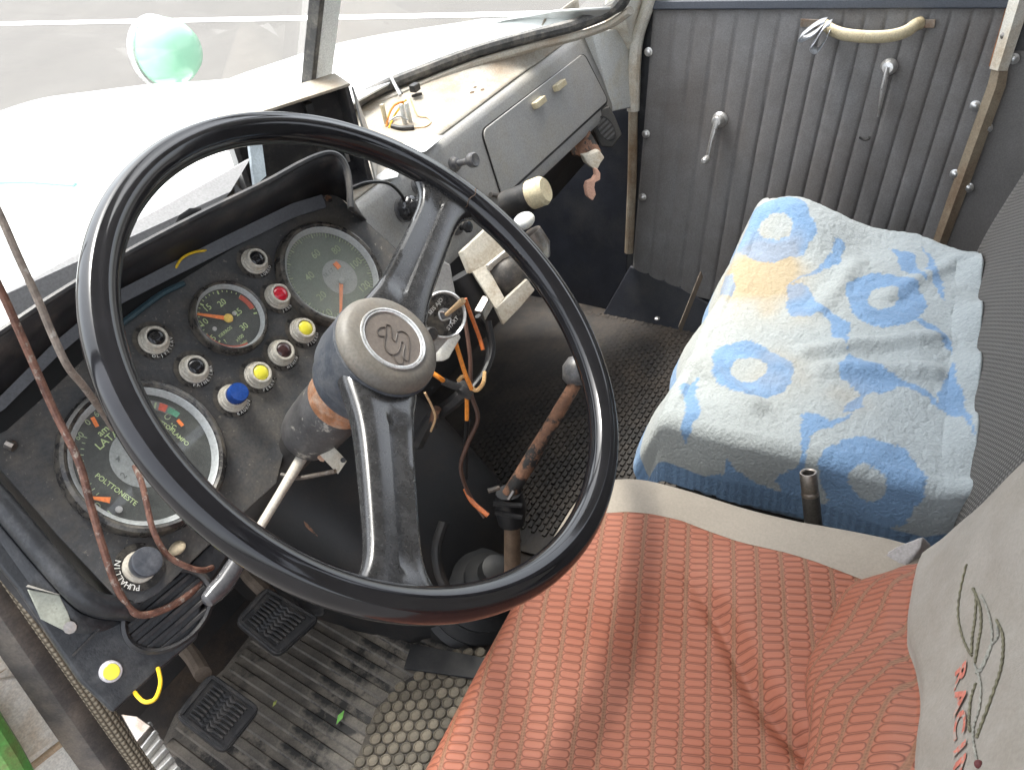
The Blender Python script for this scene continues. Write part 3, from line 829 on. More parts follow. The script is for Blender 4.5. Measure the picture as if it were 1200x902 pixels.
b = B(); b.prism([bxp(-.015, .98, .0), bxp(-.015, .0, .0), bxp(-.015, .0, .0) + V((.07, .05, 0)), ], V((.004, 0, 0))); build(b, 'side_gusset', GREYP, bx, smooth=False)
b = B(); b.bar(onY(296, 150, .80), onY(304, 212, .76), V((.026, .006, 0)), V((0, .004, 0))); build(b, 'support_strip', M('pale_blue_strip', (.20, .235, .26), .4), bx)

# placard against the windscreen
pl = empty('sign_board', onY(200, 250, .78), 'grey card sign seen from behind with ghosted slanted lettering by the windscreen', 'sign')
q = [onY(291, 186, .775), onY(0, 346, .735), onY(0, 346, .735) + V((0, -.03, -.085)), onY(268, 224, .745)]
b = B(); b.prism(q, V((0, -.003, 0))); build(b, 'card', PLACARD, pl, smooth=False)
b = B()
xd = (q[1] - q[0]).normalized(); 
gpt = q[0].lerp(q[1], .22) + V((0, -.011, -.026))
glyphs(b, 'NAYTTELY', gpt + xd * .06, xd, V((0, .24, .95)), .040, 'CENTER', .004, shear=.3)
for v in b.bm.verts: v.co += V((0, -.0125, 0))
build(b, 'ghost_lettering', PLACTXT, pl, smooth=False)

# ------------------------------------------------------------------ instrument panel
ip = empty('instrument_panel', PP, 'sloping dusty black instrument panel with dials, lamps and hood', 'instrument panel')
b = B()
outl = [(388, 222), (470, 297), (548, 368), (470, 440), (420, 425), (385, 455), (362, 478), (345, 499), (333, 530), (324, 566), (262, 622), (206, 676), (185, 697), (165, 708), (148, 712), (138, 706), (70, 634), (0, 555), (-70, 470), (-42, 500)]
outl = [(388, 222), (470, 297), (548, 368), (470, 440), (420, 425), (385, 455), (362, 478), (345, 499), (333, 530), (324, 566), (262, 622), (206, 676), (187, 694), (168, 705), (152, 708), (138, 702), (70, 630), (0, 550), (-42, 502), (0, 480), (60, 424), (131, 364), (200, 328), (300, 270)]
b.prism([pan(*p) for p in outl], -PN * .003)
build(b, 'face_plate', PANEL, ip, bevel=.0008, sharp=25)
# tray behind the face: dark cavity
b = B()
T = [pan(p[0], p[1], -.004) for p in outl]
cx_ = V((.40, 0, 0))
T2 = [p - PN * .075 for p in T]
b.loft([[p for p in T], T2], True, False); b.face(T2)
build(b, 'housing', RUBBER, ip, smooth=False)
# hood: top wall, right cheek, left lip
lip = [(-60, 428), (0, 390), (60, 350), (145, 299), (230, 254), (310, 215), (350, 193), (372, 183), (388, 180), (400, 186), (407, 200), (410, 222), (411, 244)]
lipP = catmull([pan(*p, .06) for p in lip], 4)
basepx = [(-75, 515), (0, 462), (60, 402), (130, 343), (215, 300), (300, 258), (340, 238), (366, 229), (384, 225), (398, 228), (410, 236), (420, 246), (430, 258)]
baseP = catmull([pan(*p, .0) for p in basepx], 4)
b = B(); b.loft([[p for p in lipP], [p.lerp(q_, .5) + PV * .002 for p, q_ in zip(lipP, baseP)], baseP], False, False)
build(b, 'hood', HOODP, ip, solid=.004, fixn=True)
b = B(); b.tube(lipP, .0035, 8); build(b, 'hood_lip', HOODP, ip)
b = B(); b.tube([pan(*p, .052) for p in ((206, 268), (213, 258), (224, 251), (234, 249), (236, 254))], [.0035, .0055, .006, .005, .003], 8, flat=.4); build(b, 'hood_catch', HOODP, ip)
# ledge strip between hood and face
b = B()
for i in range(len(baseP) - 1): pass
led = [pan(px, py, .004) for px, py in ((-75, 517), (0, 464), (60, 404), (130, 345), (200, 309), (270, 274), (340, 240), (376, 229))]
led2 = [pan(px + 5, py + 15, .002) for px, py in ((-75, 517), (0, 464), (60, 404), (130, 345), (200, 309), (270, 274), (340, 240), (376, 229))]
b.loft([led, led2], False, False); build(b, 'ledge_strip', M('grey_ledge', (.10, .105, .115), .4, var=.15), ip, solid=.003, smooth=False)
# dark slot along the top of the face
b = B()
s1 = [pan(px, py, .0006) for px, py in ((-40, 500), (0, 478), (60, 418), (131, 358), (200, 323), (270, 288), (335, 253))]
s2 = [pan(px, py, .0006) for px, py in ((-30, 522), (8, 504), (66, 452), (134, 386), (200, 336), (268, 294), (336, 256))]
b.loft([s1, s2], False, False); build(b, 'open_slot', M('slot_dark', (.004, .004, .004), .9), ip, smooth=False)
wire('stray_wire', [pan(203, 320, .002), pan(212, 304, .010), pan(226, 296, .012), pan(244, 293, .004)], .0013, WIREYE, ip)
wire('stray_wire', [pan(135, 385, .002), pan(160, 366, .006), pan(190, 344, .006), pan(215, 332, .002)], .003, M('teal_wire', (.03, .06, .075), .4), ip)
# left rolled rim of the housing
rim = catmull([pan(-40, 548, .004), pan(0, 588, .004), pan(50, 647, .004), pan(92, 694, .003), pan(114, 708, .0), pan(136, 712, -.004), pan(155, 714, -.010)], 5)
b = B(); b.tube(rim, .0100, 16); build(b, 'rolled_rim', NAVY, ip)
sk_ = [[p + V((-.0085, .004, -.006)) for p in rim], [p + V((-.030, .012, -.040)) for p in rim]]
b = B(); b.loft(sk_, False, False); build(b, 'rim_skirt', NAVY, ip, solid=.003)
# brackets, screws, holes
for (x, y) in ((385, 233), (13, 522), (382, 462)):
    b = B(); b.lathe([(.0045, .0003), (.004, .001), (.0022, .001), (.002, .0002)], pan(x, y), PN, 12); build(b, 'screw_hole', RUST, ip)
b = B(); b.tube([pan(8, 520, .003), pan(17, 524, .006)], .004, 8); build(b, 'bolt', STEEL, ip)
b = B(); b.sphere(pan(207, 642, .001), .008, 8, (1, 1, .5)); build(b, 'dried_glue_blob', M('glue_blob', (.42, .35, .24), .7, var=.2, vs_=80), ip)

def disc(o, r, h, n=40, ax=PN):
    b = B(); x, y, a = frame(ax, PU)
    b.face([V(o) + a * h + (x * math.cos(2 * math.pi * k / n) + y * math.sin(2 * math.pi * k / n)) * r for k in range(n)])
    return b
def pcoord(p): return (p - PP).dot(PU), (p - PP).dot(PV)
def gauge(name, l, t, r, bt, face, glass, ring=True, label=None):
    """extent points left, top, right, bottom in the panel plane give centre and radius"""
    pts = [pan(*q) for q in (l, t, r, bt)]
    c = (pts[0] + pts[1] + pts[2] + pts[3]) / 4
    R = sum((p - c).length for p in pts) / 4
    b = B(); b.lathe([(R * 1.02, 0), (R * 1.02, .006), (R * .985, .011), (R * .94, .0125), (R * .905, .011), (R * .895, .006), (R * .89, .003)], c, PN, 56, caps=False)
    g = build(b, name, BEZEL, ip)
    if label: g['label'] = label
    if ring:
        b = B(); b.lathe([(R * .895, .0105), (R * .86, .0085), (R * .825, .0045)], c, PN, 56, caps=False); build(b, 'inner_ring', DIALRING, g)
    build(disc(c, R * .89, .003), 'dial', face, g, smooth=False)
    build(disc(c, R * .895, .0098), 'glass', glass, g, smooth=False)
    return g, c, R
def gp(c, R, a, f, h):
    a = math.radians(a)
    return c + PU * (R * f * math.cos(a)) + PV * (R * f * math.sin(a)) + PN * h
def ticks(b, c, R, a0, a1, n, f0, f1, wd, h=.0034):
    for k in range(n + 1):
        a = a0 + (a1 - a0) * k / n
        p, q_ = gp(c, R, a, f0, h), gp(c, R, a, f1, h)
        s_ = (q_ - p).cross(PN).normalized() * wd / 2
        b.face([p - s_, q_ - s_, q_ + s_, p + s_])
def band(b, c, R, a0, a1, f0, f1, h=.0034, n=16):
    for k in range(n):
        x, y = a0 + (a1 - a0) * k / n, a0 + (a1 - a0) * (k + 1) / n
        b.face([gp(c, R, x, f0, h), gp(c, R, y, f0, h), gp(c, R, y, f1, h), gp(c, R, x, f1, h)])
def needle(g, c, tippx, R, mat, hubmat, hubr, tail=.25, wd=.0035, h=.006):
    tip = pan(*tippx, h); cc = c + PN * h; d = (tip - cc); dl = d.normalized(); s_ = dl.cross(PN) * wd / 2
    b = B(); b.prism([cc - d * tail * .6 - s_ * 1.2, cc - s_ * 1.1, tip - s_ * .5, tip + s_ * .5, cc + s_ * 1.1, cc - d * tail * .6 + s_ * 1.2], PN * .0008)
    nd = build(b, 'needle', mat, g, smooth=False)
    b = B(); b.lathe([(hubr, .0), (hubr, .002), (hubr * .6, .0028), (0, .0028)], cc, PN, 16); build(b, 'needle_hub', hubmat, g)
    return nd

# small rev counter
g, c, R = gauge('rev_counter', (220, 365), (255, 333), (309, 385), (282, 415), DIAL, DGLASS)
b = B()
for s_, p in (('5', (250, 396)), ('10', (239, 378)), ('15', (243, 361)), ('20', (260, 355)), ('25', (279, 366)), ('30', (286, 383))):
    glyphs(b, s_, pan(*p, .0035), PU, PV, .0088)
glyphs(b, 'x100', pan(281, 396, .0035), PU, PV, .005); glyphs(b, 'r/min', pan(285, 402, .0035), PU, PV, .0045)
glyphs(b, 'KIERROS', pan(264, 389, .0035), PU, PV, .0045); glyphs(b, '?', pan(264, 400, .0035), PU, PV, .006)
build(b, 'numerals', LUME, g, smooth=False)
b = B(); ticks(b, c, R, 205, -25, 25, .75, .80, .0009); ticks(b, c, R, 205, -25, 5, .70, .80, .0016); build(b, 'tick_marks', LUME, g, smooth=False)
b = B(); band(b, c, R, 178, 262, .77, .83, .0037); band(b, c, R, 22, -14, .66, .80, .0037); build(b, 'red_arc', REDBAND, g, smooth=False)
b = B(); 
for p in ((273, 369), (250, 387)): b.lathe([(.0022, .0034), (.0022, .0044), (0, .0046)], pan(*p), PN, 10)
build(b, 'dial_screws', CHROME, g)
needle(g, pan(265, 376), (231, 368), R, ORANGE, YELLOWN, .0045, wd=.004)
# speedometer
g, c, R = gauge('speedometer', (336, 300), (350, 264), (455, 350), (400, 380), DIAL2, DGLASS2)
g['label'] = 'large dusty speedometer half hidden by the hub'
b = B()
for s_, p in (('0', (386, 366)), ('20', (377, 347)), ('40', (363, 324)), ('60', (370, 298)), ('80', (394, 293)), ('100', (417, 309)), ('120', (427, 336)), ('km/h', (420, 355))):
    glyphs(b, s_, pan(*p, .0035), PU, PV, .0115 if s_ != 'km/h' else .006)
build(b, 'numerals', LUMEDIM, g, smooth=False)
b = B(); ticks(b, c, R, 232, -52, 70, .77, .83, .0007); ticks(b, c, R, 232, -52, 14, .74, .83, .0013); build(b, 'tick_marks', LUMEDIM, g, smooth=False)
build(disc(pan(397, 326), R * .34, .0034), 'odometer_disc', DIALGREY, g, smooth=False)
b = B(); glyphs(b, '38 1 7', pan(385, 320, .0038), PU, PV, .006); build(b, 'odometer_digits', GREYPR, g, smooth=False)
b = B(); b.box(pan(395, 311, .0042), PU * .003, PV * .004, PN * .0004); build(b, 'odometer_tenth', ORANGE, g, smooth=False)
needle(g, pan(397, 332), (399, 372), R, ORANGE, DIALGREY, .004, tail=.0, wd=.0042)
# combined gauge, bottom left
g, c, R = gauge('combined_gauge', (65, 545), (165, 450), (263, 528), (170, 627), DIAL, DGLASS)
g['label'] = 'largest round combined fuel, charge and temperature gauge with wide grey ring'
b = B()
def along(b, s_, p0, p1, size, up=1):
    a, e = pan(*p0, .0036), pan(*p1, .0036); d = (e - a).normalized(); u_ = PN.cross(d).normalized()
    glyphs(b, s_, a.lerp(e, .5), d, u_, size)
along(b, 'POLTTONESTE', (112, 556), (160, 591), .0062)
along(b, 'MOOTTORI', (177, 488), (199, 502), .0055); along(b, '\u00b0C', (200, 498), (205, 501), .0055); along(b, 'LAMPO', (202, 505), (221, 522), .0055)
glyphs(b, 'amp', pan(123, 503, .0036), PU, PV, .0085); glyphs(b, 'LATAUS', pan(132, 510, .0036), PU, PV, .0095)
build(b, 'gauge_lettering', LUME, g, smooth=False)
b = B()
for s_, p in (('60', (93, 511)), ('0', (103, 495)), ('60', (115, 484)), ('0', (115, 592)), ('1', (129, 601)), ('C', (196, 489))):
    glyphs(b, s_, pan(*p, .0036), PU, PV, .0075)
ticks(b, c, R, 118, 178, 10, .70, .74, .0008); ticks(b, c, R, 20, 62, 8, .66, .74, .0016)
build(b, 'numerals', LUMEDIM, g, smooth=False)
b = B(); band(b, c, R, 16, 56, .64, .76, .0033); build(b, 'scale_window', M('scale_grey', (.17, .175, .17), .6), g, smooth=False)
b = B(); band(b, c, R, 10, 22, .66, .74, .0038, 6); build(b, 'green_zone', M('green_zone', (.10, .32, .2), .6), g, smooth=False)
b = B(); band(b, c, R, 24, 32, .65, .75, .0039, 4); build(b, 'red_zone', REDBAND, g, smooth=False)
build(disc(pan(167, 536), R * .40, .0036), 'center_dial', DIALGREY, g, smooth=False)
b = B()
glyphs(b, '4', pan(138, 538, .004), PV * -1 + PU, PV + PU, .008); glyphs(b, '2', pan(145, 557, .004), PU, PV, .008)
build(b, 'center_numerals', GREYPR, g, smooth=False)
b = B()
a, e = pan(111, 490, .006), pan(107, 486, .006)
for p, q_ in (((108, 489), (114, 500)), ((99, 582), (129, 586)), ((208, 492), (214, 499))):
    A_, E_ = pan(*p, .006), pan(*q_, .006); d = (E_ - A_); s_ = d.normalized().cross(PN) * .0016
    if p == (99, 582): b.prism([A_ - s_ * .3, E_ - s_ * 1.6, E_ + s_ * 1.6, A_ + s_ * .3], PN * .0008)
    else: b.prism([A_ - s_, E_ - s_, E_ + s_, A_ + s_], PN * .0008)
build(b, 'pointers', ORANGE, g, smooth=False)
b = B(); b.lathe([(.003, .0034), (.003, .005), (0, .0052)], pan(138, 598), PN, 10); build(b, 'dial_screws', CHROME, g)

# warning lamps
LAMPB = None; LETT = {}
def lamp(px, py, lens, label, text, cap=None):
    global LAMPB
    o = pan(px, py); Wm = mtx(o, PU, PV, PN) @ Matrix.Scale(.88, 4)
    if LAMPB is None:
        b = B(); b.lathe([(.0160, 0), (.0160, .0022), (.0150, .0030), (.0143, .0030), (.0143, .0050), (.0134, .0060), (.0127, .0060), (.0125, .0108), (.0117, .0120), (.0096, .0122), (.0092, .0110), (.0090, .0085)], V((0, 0, 0)), V((0, 0, 1)), 32, caps=False)
        LAMPB = build(b, 'warning_lamp', LAMPBODY, ip, Wm=Wm); o_ = LAMPB
    else: o_ = share(LAMPB, ip, Wm)
    o_['label'] = label
    b = B()
    if cap: b.lathe([(.0105, .008), (.0112, .012), (.0112, .022), (.0100, .0245), (0, .025)], V((0, 0, 0)), V((0, 0, 1)), 28)
    else: b.lathe([(.0091, .0085), (.0086, .0108), (.0065, .0124), (.0035, .0132), (0, .0134)], V((0, 0, 0)), V((0, 0, 1)), 28)
    build(b, 'lens', lens, o_, Wm=Wm)
    b = B(); b.lathe([(.0162, .0008), (.0215, .0008)], V((0, 0, 0)), V((0, 0, 1)), 32, caps=False); build(b, 'backing_ring', BEZEL, o_, Wm=Wm)
    b = B(); n = len(text)
    for i, ch in enumerate(text):
        a = math.radians(-90 + (i - (n - 1) / 2) * 13 + 8)
        d = V((math.cos(a), math.sin(a), 0))
        glyphs(b, ch, d * .0183 + V((0, 0, .001)), V((-d.y, d.x, 0)), -d, .0047)
    build(b, 'label_text', WHITEPR, o_, smooth=False, Wm=Wm)
lamp(298, 307, LENSBK, 'black lensed lamp highest on the panel above the red one', 'LUKKO')
lamp(325, 348, LENSRED, 'red warning lamp', 'JARRUT')
lamp(354, 388, LENSYEL, 'yellow lamp nearest the hub', 'VILKKU')
lamp(329, 414, LENSBRN, 'brown lensed lamp between the two yellow ones', 'HEHKU')
lamp(302, 440, LENSYEL, 'yellow lamp beside the blue one', 'PERAV.')
lamp(272, 467, LENSBLU, 'tall blue lamp cap', 'KAUKOV', cap=True)
lamp(180, 399, LENSBK, 'black lensed lamp nearest the wheel rim', 'OLJYTILAV')
lamp(227, 433, LENSBK, 'black lensed lamp just above the largest gauge', 'PAINEILMA')
# blower pull knob in the corner of the panel
o = pan(163, 664); 
b = B(); b.lathe([(.0205, .0003), (.0205, .0012), (.015, .0016)], o, PN, 32, caps=False); b.lathe([(.0205, .0008), (.0, .0009)], o, PN, 32)
kp = build(b, 'blower_knob_plate', BEZEL, ip)
b = B(); b.lathe([(.014, .001), (.0135, .003), (.0105, .004), (.010, .011), (.009, .012), (.0088, .015)], o, PN, 24); build(b, 'knob_sleeve', LAMPBODY, kp)
b = B(); b.lathe([(.0085, .012), (.0120, .0155), (.0126, .026), (.0120, .029), (.0105, .0295), (0, .029)], o, PN, 28); build(b, 'pull_knob', M('navy_grey_knob', (.055, .06, .07), .3, var=.15, dirt=(.12, .12, .13), damt=.2, ds=60), kp)
b = B()
for i, ch in enumerate('PUHALLIN'):
    a = math.radians(222 - i * 14); d = PU * math.cos(a) + PV * math.sin(a)
    glyphs(b, ch, o + d * .0175 + PN * .0018, d.cross(PN), d, .0068)
build(b, 'label_text', WHITEPR, kp, smooth=False)

# console below the panel at the door side
co = empty('side_console', pan(130, 780, -.03), 'blue black lower dash console with oval vent and yellow push button', 'console')
CN = V((-.12, -.80, .59)).normalized(); CP = pan(160, 712, -.012)
def cs(px, py, h=0.0): return on(px, py, CP + CN * h, CN)
b = B()
b.prism([cs(*p) for p in ((-60, 560), (40, 660), (118, 700), (205, 676), (262, 622), (275, 640), (238, 700), (232, 748), (180, 792), (133, 836), (95, 800), (20, 690), (-70, 580))], -CN * .02)
build(b, 'console_body', NAVY, co, bevel=.003)
b = B(); b.bar(cs(85, 768, .001), cs(146, 706, .001), CN * .002, (cs(90, 772) - cs(85, 768)).normalized() * .0015); build(b, 'seam', RUBBER, co)
# oval vent
vc = [cs(197, 714)]
vx = (cs(238, 676) - cs(152, 748)) / 2; vy = (cs(222, 742) - cs(170, 684)) / 2
vy = (vy - vx * (vy.dot(vx) / vx.dot(vx)))
b = B(); rings = []
for (f, h) in ((1.10, .0), (1.10, .005), (1.02, .007), (.95, .005), (.93, -.004), (.93, -.015)):
    rings.append([vc[0] + vx * f * math.cos(2 * math.pi * k / 40) + vy * f * math.sin(2 * math.pi * k / 40) + CN * h for k in range(40)])
b.loft(rings, True, False); b.face([p + CN * -.0005 for p in rings[-1]])
vt = build(b, 'oval_vent', HOODP, co)
for k in range(6):
    f = -.72 + 1.44 * k / 5; hw = math.sqrt(max(0, 1 - f * f)) * .94
    b = B(); b.bar(vc[0] + vy * f - vx * hw + CN * -.002, vc[0] + vy * f + vx * hw + CN * -.002, CN * .009 + vy.normalized() * .003, vy.normalized() * .0035)
    build(b, 'slat', HOODP, vt, bevel=.0006)
# yellow button
o = cs(129, 786); 
b = B(); b.lathe([(.0088, 0), (.0088, .005), (.0082, .0068), (.0066, .0075), (.0064, .0068)], o, CN, 28, caps=False); yb = build(b, 'button_bezel', M('lilac_white_plastic', (.55, .53, .55), .35, var=.1), co)
b = B(); b.lathe([(.0065, .006), (.0064, .0078), (.006, .0082), (0, .0084)], o, CN, 28); build(b, 'button_cap', LENSYEL, yb)
wire('yellow_wire_loop', [cs(185, 782, .004), cs(188, 800, .012), cs(182, 818, .015), cs(170, 822, .012), cs(160, 814, .004), cs(156, 806, -.01)], .0018, WIREYE, co)
# cream hinge bracket
hb = empty('hinge_bracket', cs(75, 720), 'chipped pale green hinge bracket beside the woven door seal', 'bracket')
b = B(); b.prism([cs(32, 690, .01), cs(70, 697, .012), cs(80, 718, .010), cs(86, 736, .006), cs(78, 740, .006), cs(48, 725, .01)], -CN * .004); build(b, 'plate', M('chipped_green_grey', (.33, .34, .28), .5, var=.25, vs_=40, wear=(.12, .12, .11), wamt=.1, wscale=60), hb, bevel=.001)
b = B(); b.prism([cs(30, 687, .012), cs(70, 697, .012), cs(74, 693, -.01), cs(34, 684, -.01)], CN * .003); build(b, 'flange', CARDB, hb, bevel=.001)
b = B(); b.tube([cs(84, 734, -.004), cs(82, 735, .012)], .005, 10); build(b, 'pin', STEEL, hb)

# driver's door post with woven seal
jp = empty('door_post', V((.1, .75, FZ)), 'rusty cream door post with dark rubber flap at the open driver side', 'door post')
JY = .715
def j(px, py, d=0.0): return onY(px, py, JY + d)
b = B()
jamb_q = [j(-200, 420, .03), j(0, 700, .03), (j(60, 795, .03)), j(140, 915, .03), j(220, 1040, .03), j(60, 1040, .03), j(-60, 900, .03), j(-200, 700, .03)]
b.prism(jamb_q, V((0, .03, 0))); build(b, 'post_skin', JAMB, jp, smooth=False)
for p, q_ in (((-5, 787), (42, 752)), ((28, 905), (94, 853))):
    b = B(); b.bar(j(*p, .028), j(*q_, .028), V((0, 0, .007)), V((0, .006, 0))); build(b, 'sealant_bead', JAMBSEAM, jp, bevel=.002)
# raised plates between the beads
for pts in (((2, 722), (36, 768), (28, 774), (-4, 790)), ((50, 790), (88, 850), (30, 892), (-2, 845), (-4, 798))):
    b = B(); b.prism([j(*p, .024) for p in pts], V((0, .008, 0))); build(b, 'plate', JAMB, jp, bevel=.002)
b = B(); b.tube([j(-30, 830, .01), j(5, 885, .0), j(30, 930, -.01)], .016, 10); build(b, 'green_edge', GREENP, jp)
fl = [(-40, 600), (0, 655), (40, 714), (85, 780), (130, 846), (175, 910), (220, 975)]
b = B()
Lp = [j(px - 10, py + 4, .0) for px, py in fl]; Rp = [j(px - 62, py + 14, .022) for px, py in fl]; Mp = [j(px - 36, py + 10, .002) for px, py in fl]
b.loft([catmull(Lp, 4), catmull(Mp, 4), catmull(Rp, 4)], False, False); build(b, 'rubber_flap', JAMBRUB, jp, solid=.004)
b = B(); pts = catmull([j(px, py, -.004) for px, py in fl], 8)
b.uv = b.bm.loops.layers.uv.new('UVMap')
x = None; rings = []; 
L_ = 0; acc = [0]
for i in range(1, len(pts)): L_ += (pts[i] - pts[i - 1]).length; acc.append(L_)
dd = (pts[-1] - pts[0]).normalized(); xx, yy, _ = frame(dd, V((0, -1, 0)))
def sealfn(u, v):
    i = int(round(v * (len(pts) - 1))); a = 2 * math.pi * u
    return pts[i] + (xx * math.cos(a) * .8 + yy * math.sin(a)) * .0100
b.grid(sealfn, 16, len(pts) - 1, lambda u, v: (u * .055, acc[int(round(v * (len(pts) - 1)))]))
tag(build(b, 'woven_door_seal', TRIMW), 'beige woven edging strip running down the open driver door post', 'door seal')

# ribbed grey kick plate at the driver's foot
rp = empty('ribbed_step_plate', onZ(185, 880, FZ + .10), 'pale grey ribbed plastic step plate by the driver door post', 'step plate')
q = [onZ(162, 872, FZ + .12), onZ(178, 849, FZ + .12), onZ(232, 935, FZ + .12), onZ(200, 960, FZ + .12)]
b = B(); b.prism(q, V((0, 0, -.01))); build(b, 'plate', CARDB, rp, smooth=False)
for k in range(9):
    t = k / 8
    b = B(); a_, c_ = q[0].lerp(q[3], t), q[1].lerp(q[2], t)
    b.bar(a_ + V((0, 0, .004)), c_ + V((0, 0, .004)), V((.003, -.003, 0)), V((0, 0, .010))); build(b, 'rib', LGREY, rp, bevel=.001)
b = B(); b.prism([onZ(140, 835, FZ + .14), onZ(160, 838, FZ + .14), onZ(178, 850, FZ + .13), onZ(160, 870, FZ + .13)], V((0, 0, -.012))); build(b, 'bracket', STEEL, rp, bevel=.002)

# ------------------------------------------------------------------ steering column
sc = empty('steering_column', WC - WN * .24, 'steering column with rusty collar and worn grey housing', 'steering column')
b = B(); b.lathe([(.030, -.062), (.031, -.070), (.031, -.104), (.029, -.108)], WC, WN, 36); build(b, 'rusty_collar', RUSTCOL, sc)
b = B()
rings = []
for h, f in ((-.100, .92), (-.104, 1.0), (-.130, 1.02), (-.165, .98), (-.178, .90), (-.182, .78)):
    rings.append([WC + WN * h + (WU * math.cos(2 * math.pi * k / 36) + WV * math.sin(2 * math.pi * k / 36)) * (.030 * f) for k in range(36)])
b.loft(rings); build(b, 'switch_housing', COLUMN, sc)
b = B(); b.lathe([(.020, -.18), (.020, -.42)], WC, WN, 24); build(b, 'jacket_tube', M('dark_tube', (.03, .028, .027), .5), sc)
# clamp with hole
cl0 = pan(390, 538, .02)
b = B(); b.prism([at(379, 538, .80), at(391, 524, .80), at(407, 540, .79), at(396, 556, .79)], V((.004, .012, .004))); build(b, 'clamp_block', PLASTER, sc, bevel=.002)
b = B(); b.prism([at(375, 540, .805), at(388, 523, .805), at(391, 526, .80), at(379, 541, .80)], V((.004, .012, .004))); build(b, 'rusty_plate', RUSTCOL, sc)
b = B(); b.lathe([(.0025, 0), (.0022, -.0008), (0, -.0008)], at(402, 539, .788), -ray(402, 539).normalized(), 10); build(b, 'bolt_hole', RUBBER, sc)
b = B(); b.tube(catmull([at(393, 552, .79), at(372, 556, .80), at(348, 560, .81), at(330, 556, .82)]), .0022, 8); build(b, 'rod', STEEL, sc)
# indicator stalk: white rod, tapering grey handle with pointed end
s0, s1, s2, s3, s4 = at(355, 534, .82), at(302, 622, .755), at(298, 628, .75), at(262, 684, .715), at(240, 706, .70)
b = B(); b.tube([s0, s0.lerp(s1, .5), s1], [.0058, .0045, .0042], 12); st = build(b, 'indicator_stalk', M('off_white_rod', (.52, .49, .43), .45, var=.15, vs_=60, dirt=(.3, .25, .2), damt=.2, ds=60), sc)
b = B(); b.tube([s1.lerp(s2, -.2), s2, s2.lerp(s3, .4), s3, s3.lerp(s4, .5), s3.lerp(s4, .9), s4], [.0036, .0055, .0076, .0086, .0082, .0062, .003], 16)
build(b, 'stalk_grip', M('grey_stalk_grip', (.075, .075, .08), .24, var=.2, vs_=50, coat=.3), st)

# ------------------------------------------------------------------ steering wheel
sw = empty('steering_wheel', WC, 'large glossy black two spoke steering wheel with tan hub cap', 'steering wheel')
RR, rr = .2262, .0138
b = B(); NA, NB = 220, 44
rings = []
for i in range(NA):
    a = 2 * math.pi * i / NA
    ring = []
    for k in range(NB):
        t = 2 * math.pi * k / NB            # 0 = outward, 90 = towards driver
        r_ = rr
        dx_, dz_ = math.cos(t), math.sin(t)
        # finger grips underneath on the inner side
        g_ = max(0, -math.sin(t - .5)) * max(0, -math.cos(t + .3))
        r_ *= 1 - .10 * g_ * (1 + math.cos(a * 44)) * .5
        # rolled ridge on the upper face
        r_ *= 1 + .045 * math.exp(-((t - .95) / .13) ** 2) - .05 * math.exp(-((t - 1.32) / .13) ** 2) + .03 * math.exp(-((t - 1.75) / .13) ** 2)
        ring.append(whl(a, RR + r_ * dx_, r_ * dz_ * 1.02))
    rings.append(ring)
rings.append(rings[0])
b.loft(rings, True, False); build(b, 'rim', WHEELP, sw, sharp=60)
# cracks in the rim beside the spokes
for ca_, r_ in ((3.6, .0005),):
    a = math.radians(ca_); b = B()
    pts = [whl(a + .006 * math.sin(k * 1.3), RR + rr * 1.015 * math.cos(2 * math.pi * k / 28), rr * 1.03 * math.sin(2 * math.pi * k / 28)) for k in range(29)]
    b.tube(pts, r_, 6); build(b, 'rim_joint', M('joint_brown', (.06, .035, .022), .7), sw)
# spokes
def spoke(ang, wide0, wide1):
    b = B(); ca, sa = math.cos(ang), math.sin(ang)
    er, et = WU * ca + WV * sa, -WU * sa + WV * ca
    rings = []
    for k in range(26):
        f = k / 25; r_ = .032 + (.2235 - .032) * f
        wd = wide0 + (wide1 - wide0) * f
        flare = math.exp(-((1 - f) / .085) ** 1.3)
        wd += .045 * flare
        hub = math.exp(-(f / .16) ** 1.6); wd += .018 * hub
        zt = -.016 + .017 * f ** .8
        th = .018 * (1 - .35 * f)
        def P_(w_, z_): return WC + er * r_ + et * (w_ * wd / 2) + WN * z_
        g_ = max(0, min(1, (f - .16) / .06)) * max(0, min(1, (.93 - f) / .10))
        ridge = .0042 * g_
        sec = [P_(-1, zt - th), P_(-1.03, zt - th * .6), P_(-1.0, zt - .0055), P_(-.93, zt - .0022), P_(-.80, zt), P_(-.45, zt + .0006), P_(-.1, zt + .0002), P_(.0, zt - .0002), P_(.08, zt - ridge), P_(.30, zt - ridge * 1.0), P_(.62, zt - ridge * .7), P_(.84, zt - ridge * .25 - .0006), P_(.95, zt - .0030), P_(1.02, zt - th * .55), P_(1, zt - th)]
        rings.append(sec)
    b.loft(rings); return build(b, 'spoke', SPOKEP, sw, sharp=42)
spoke(math.radians(9.0), .050, .040)
spoke(math.radians(-152.0), .050, .040)
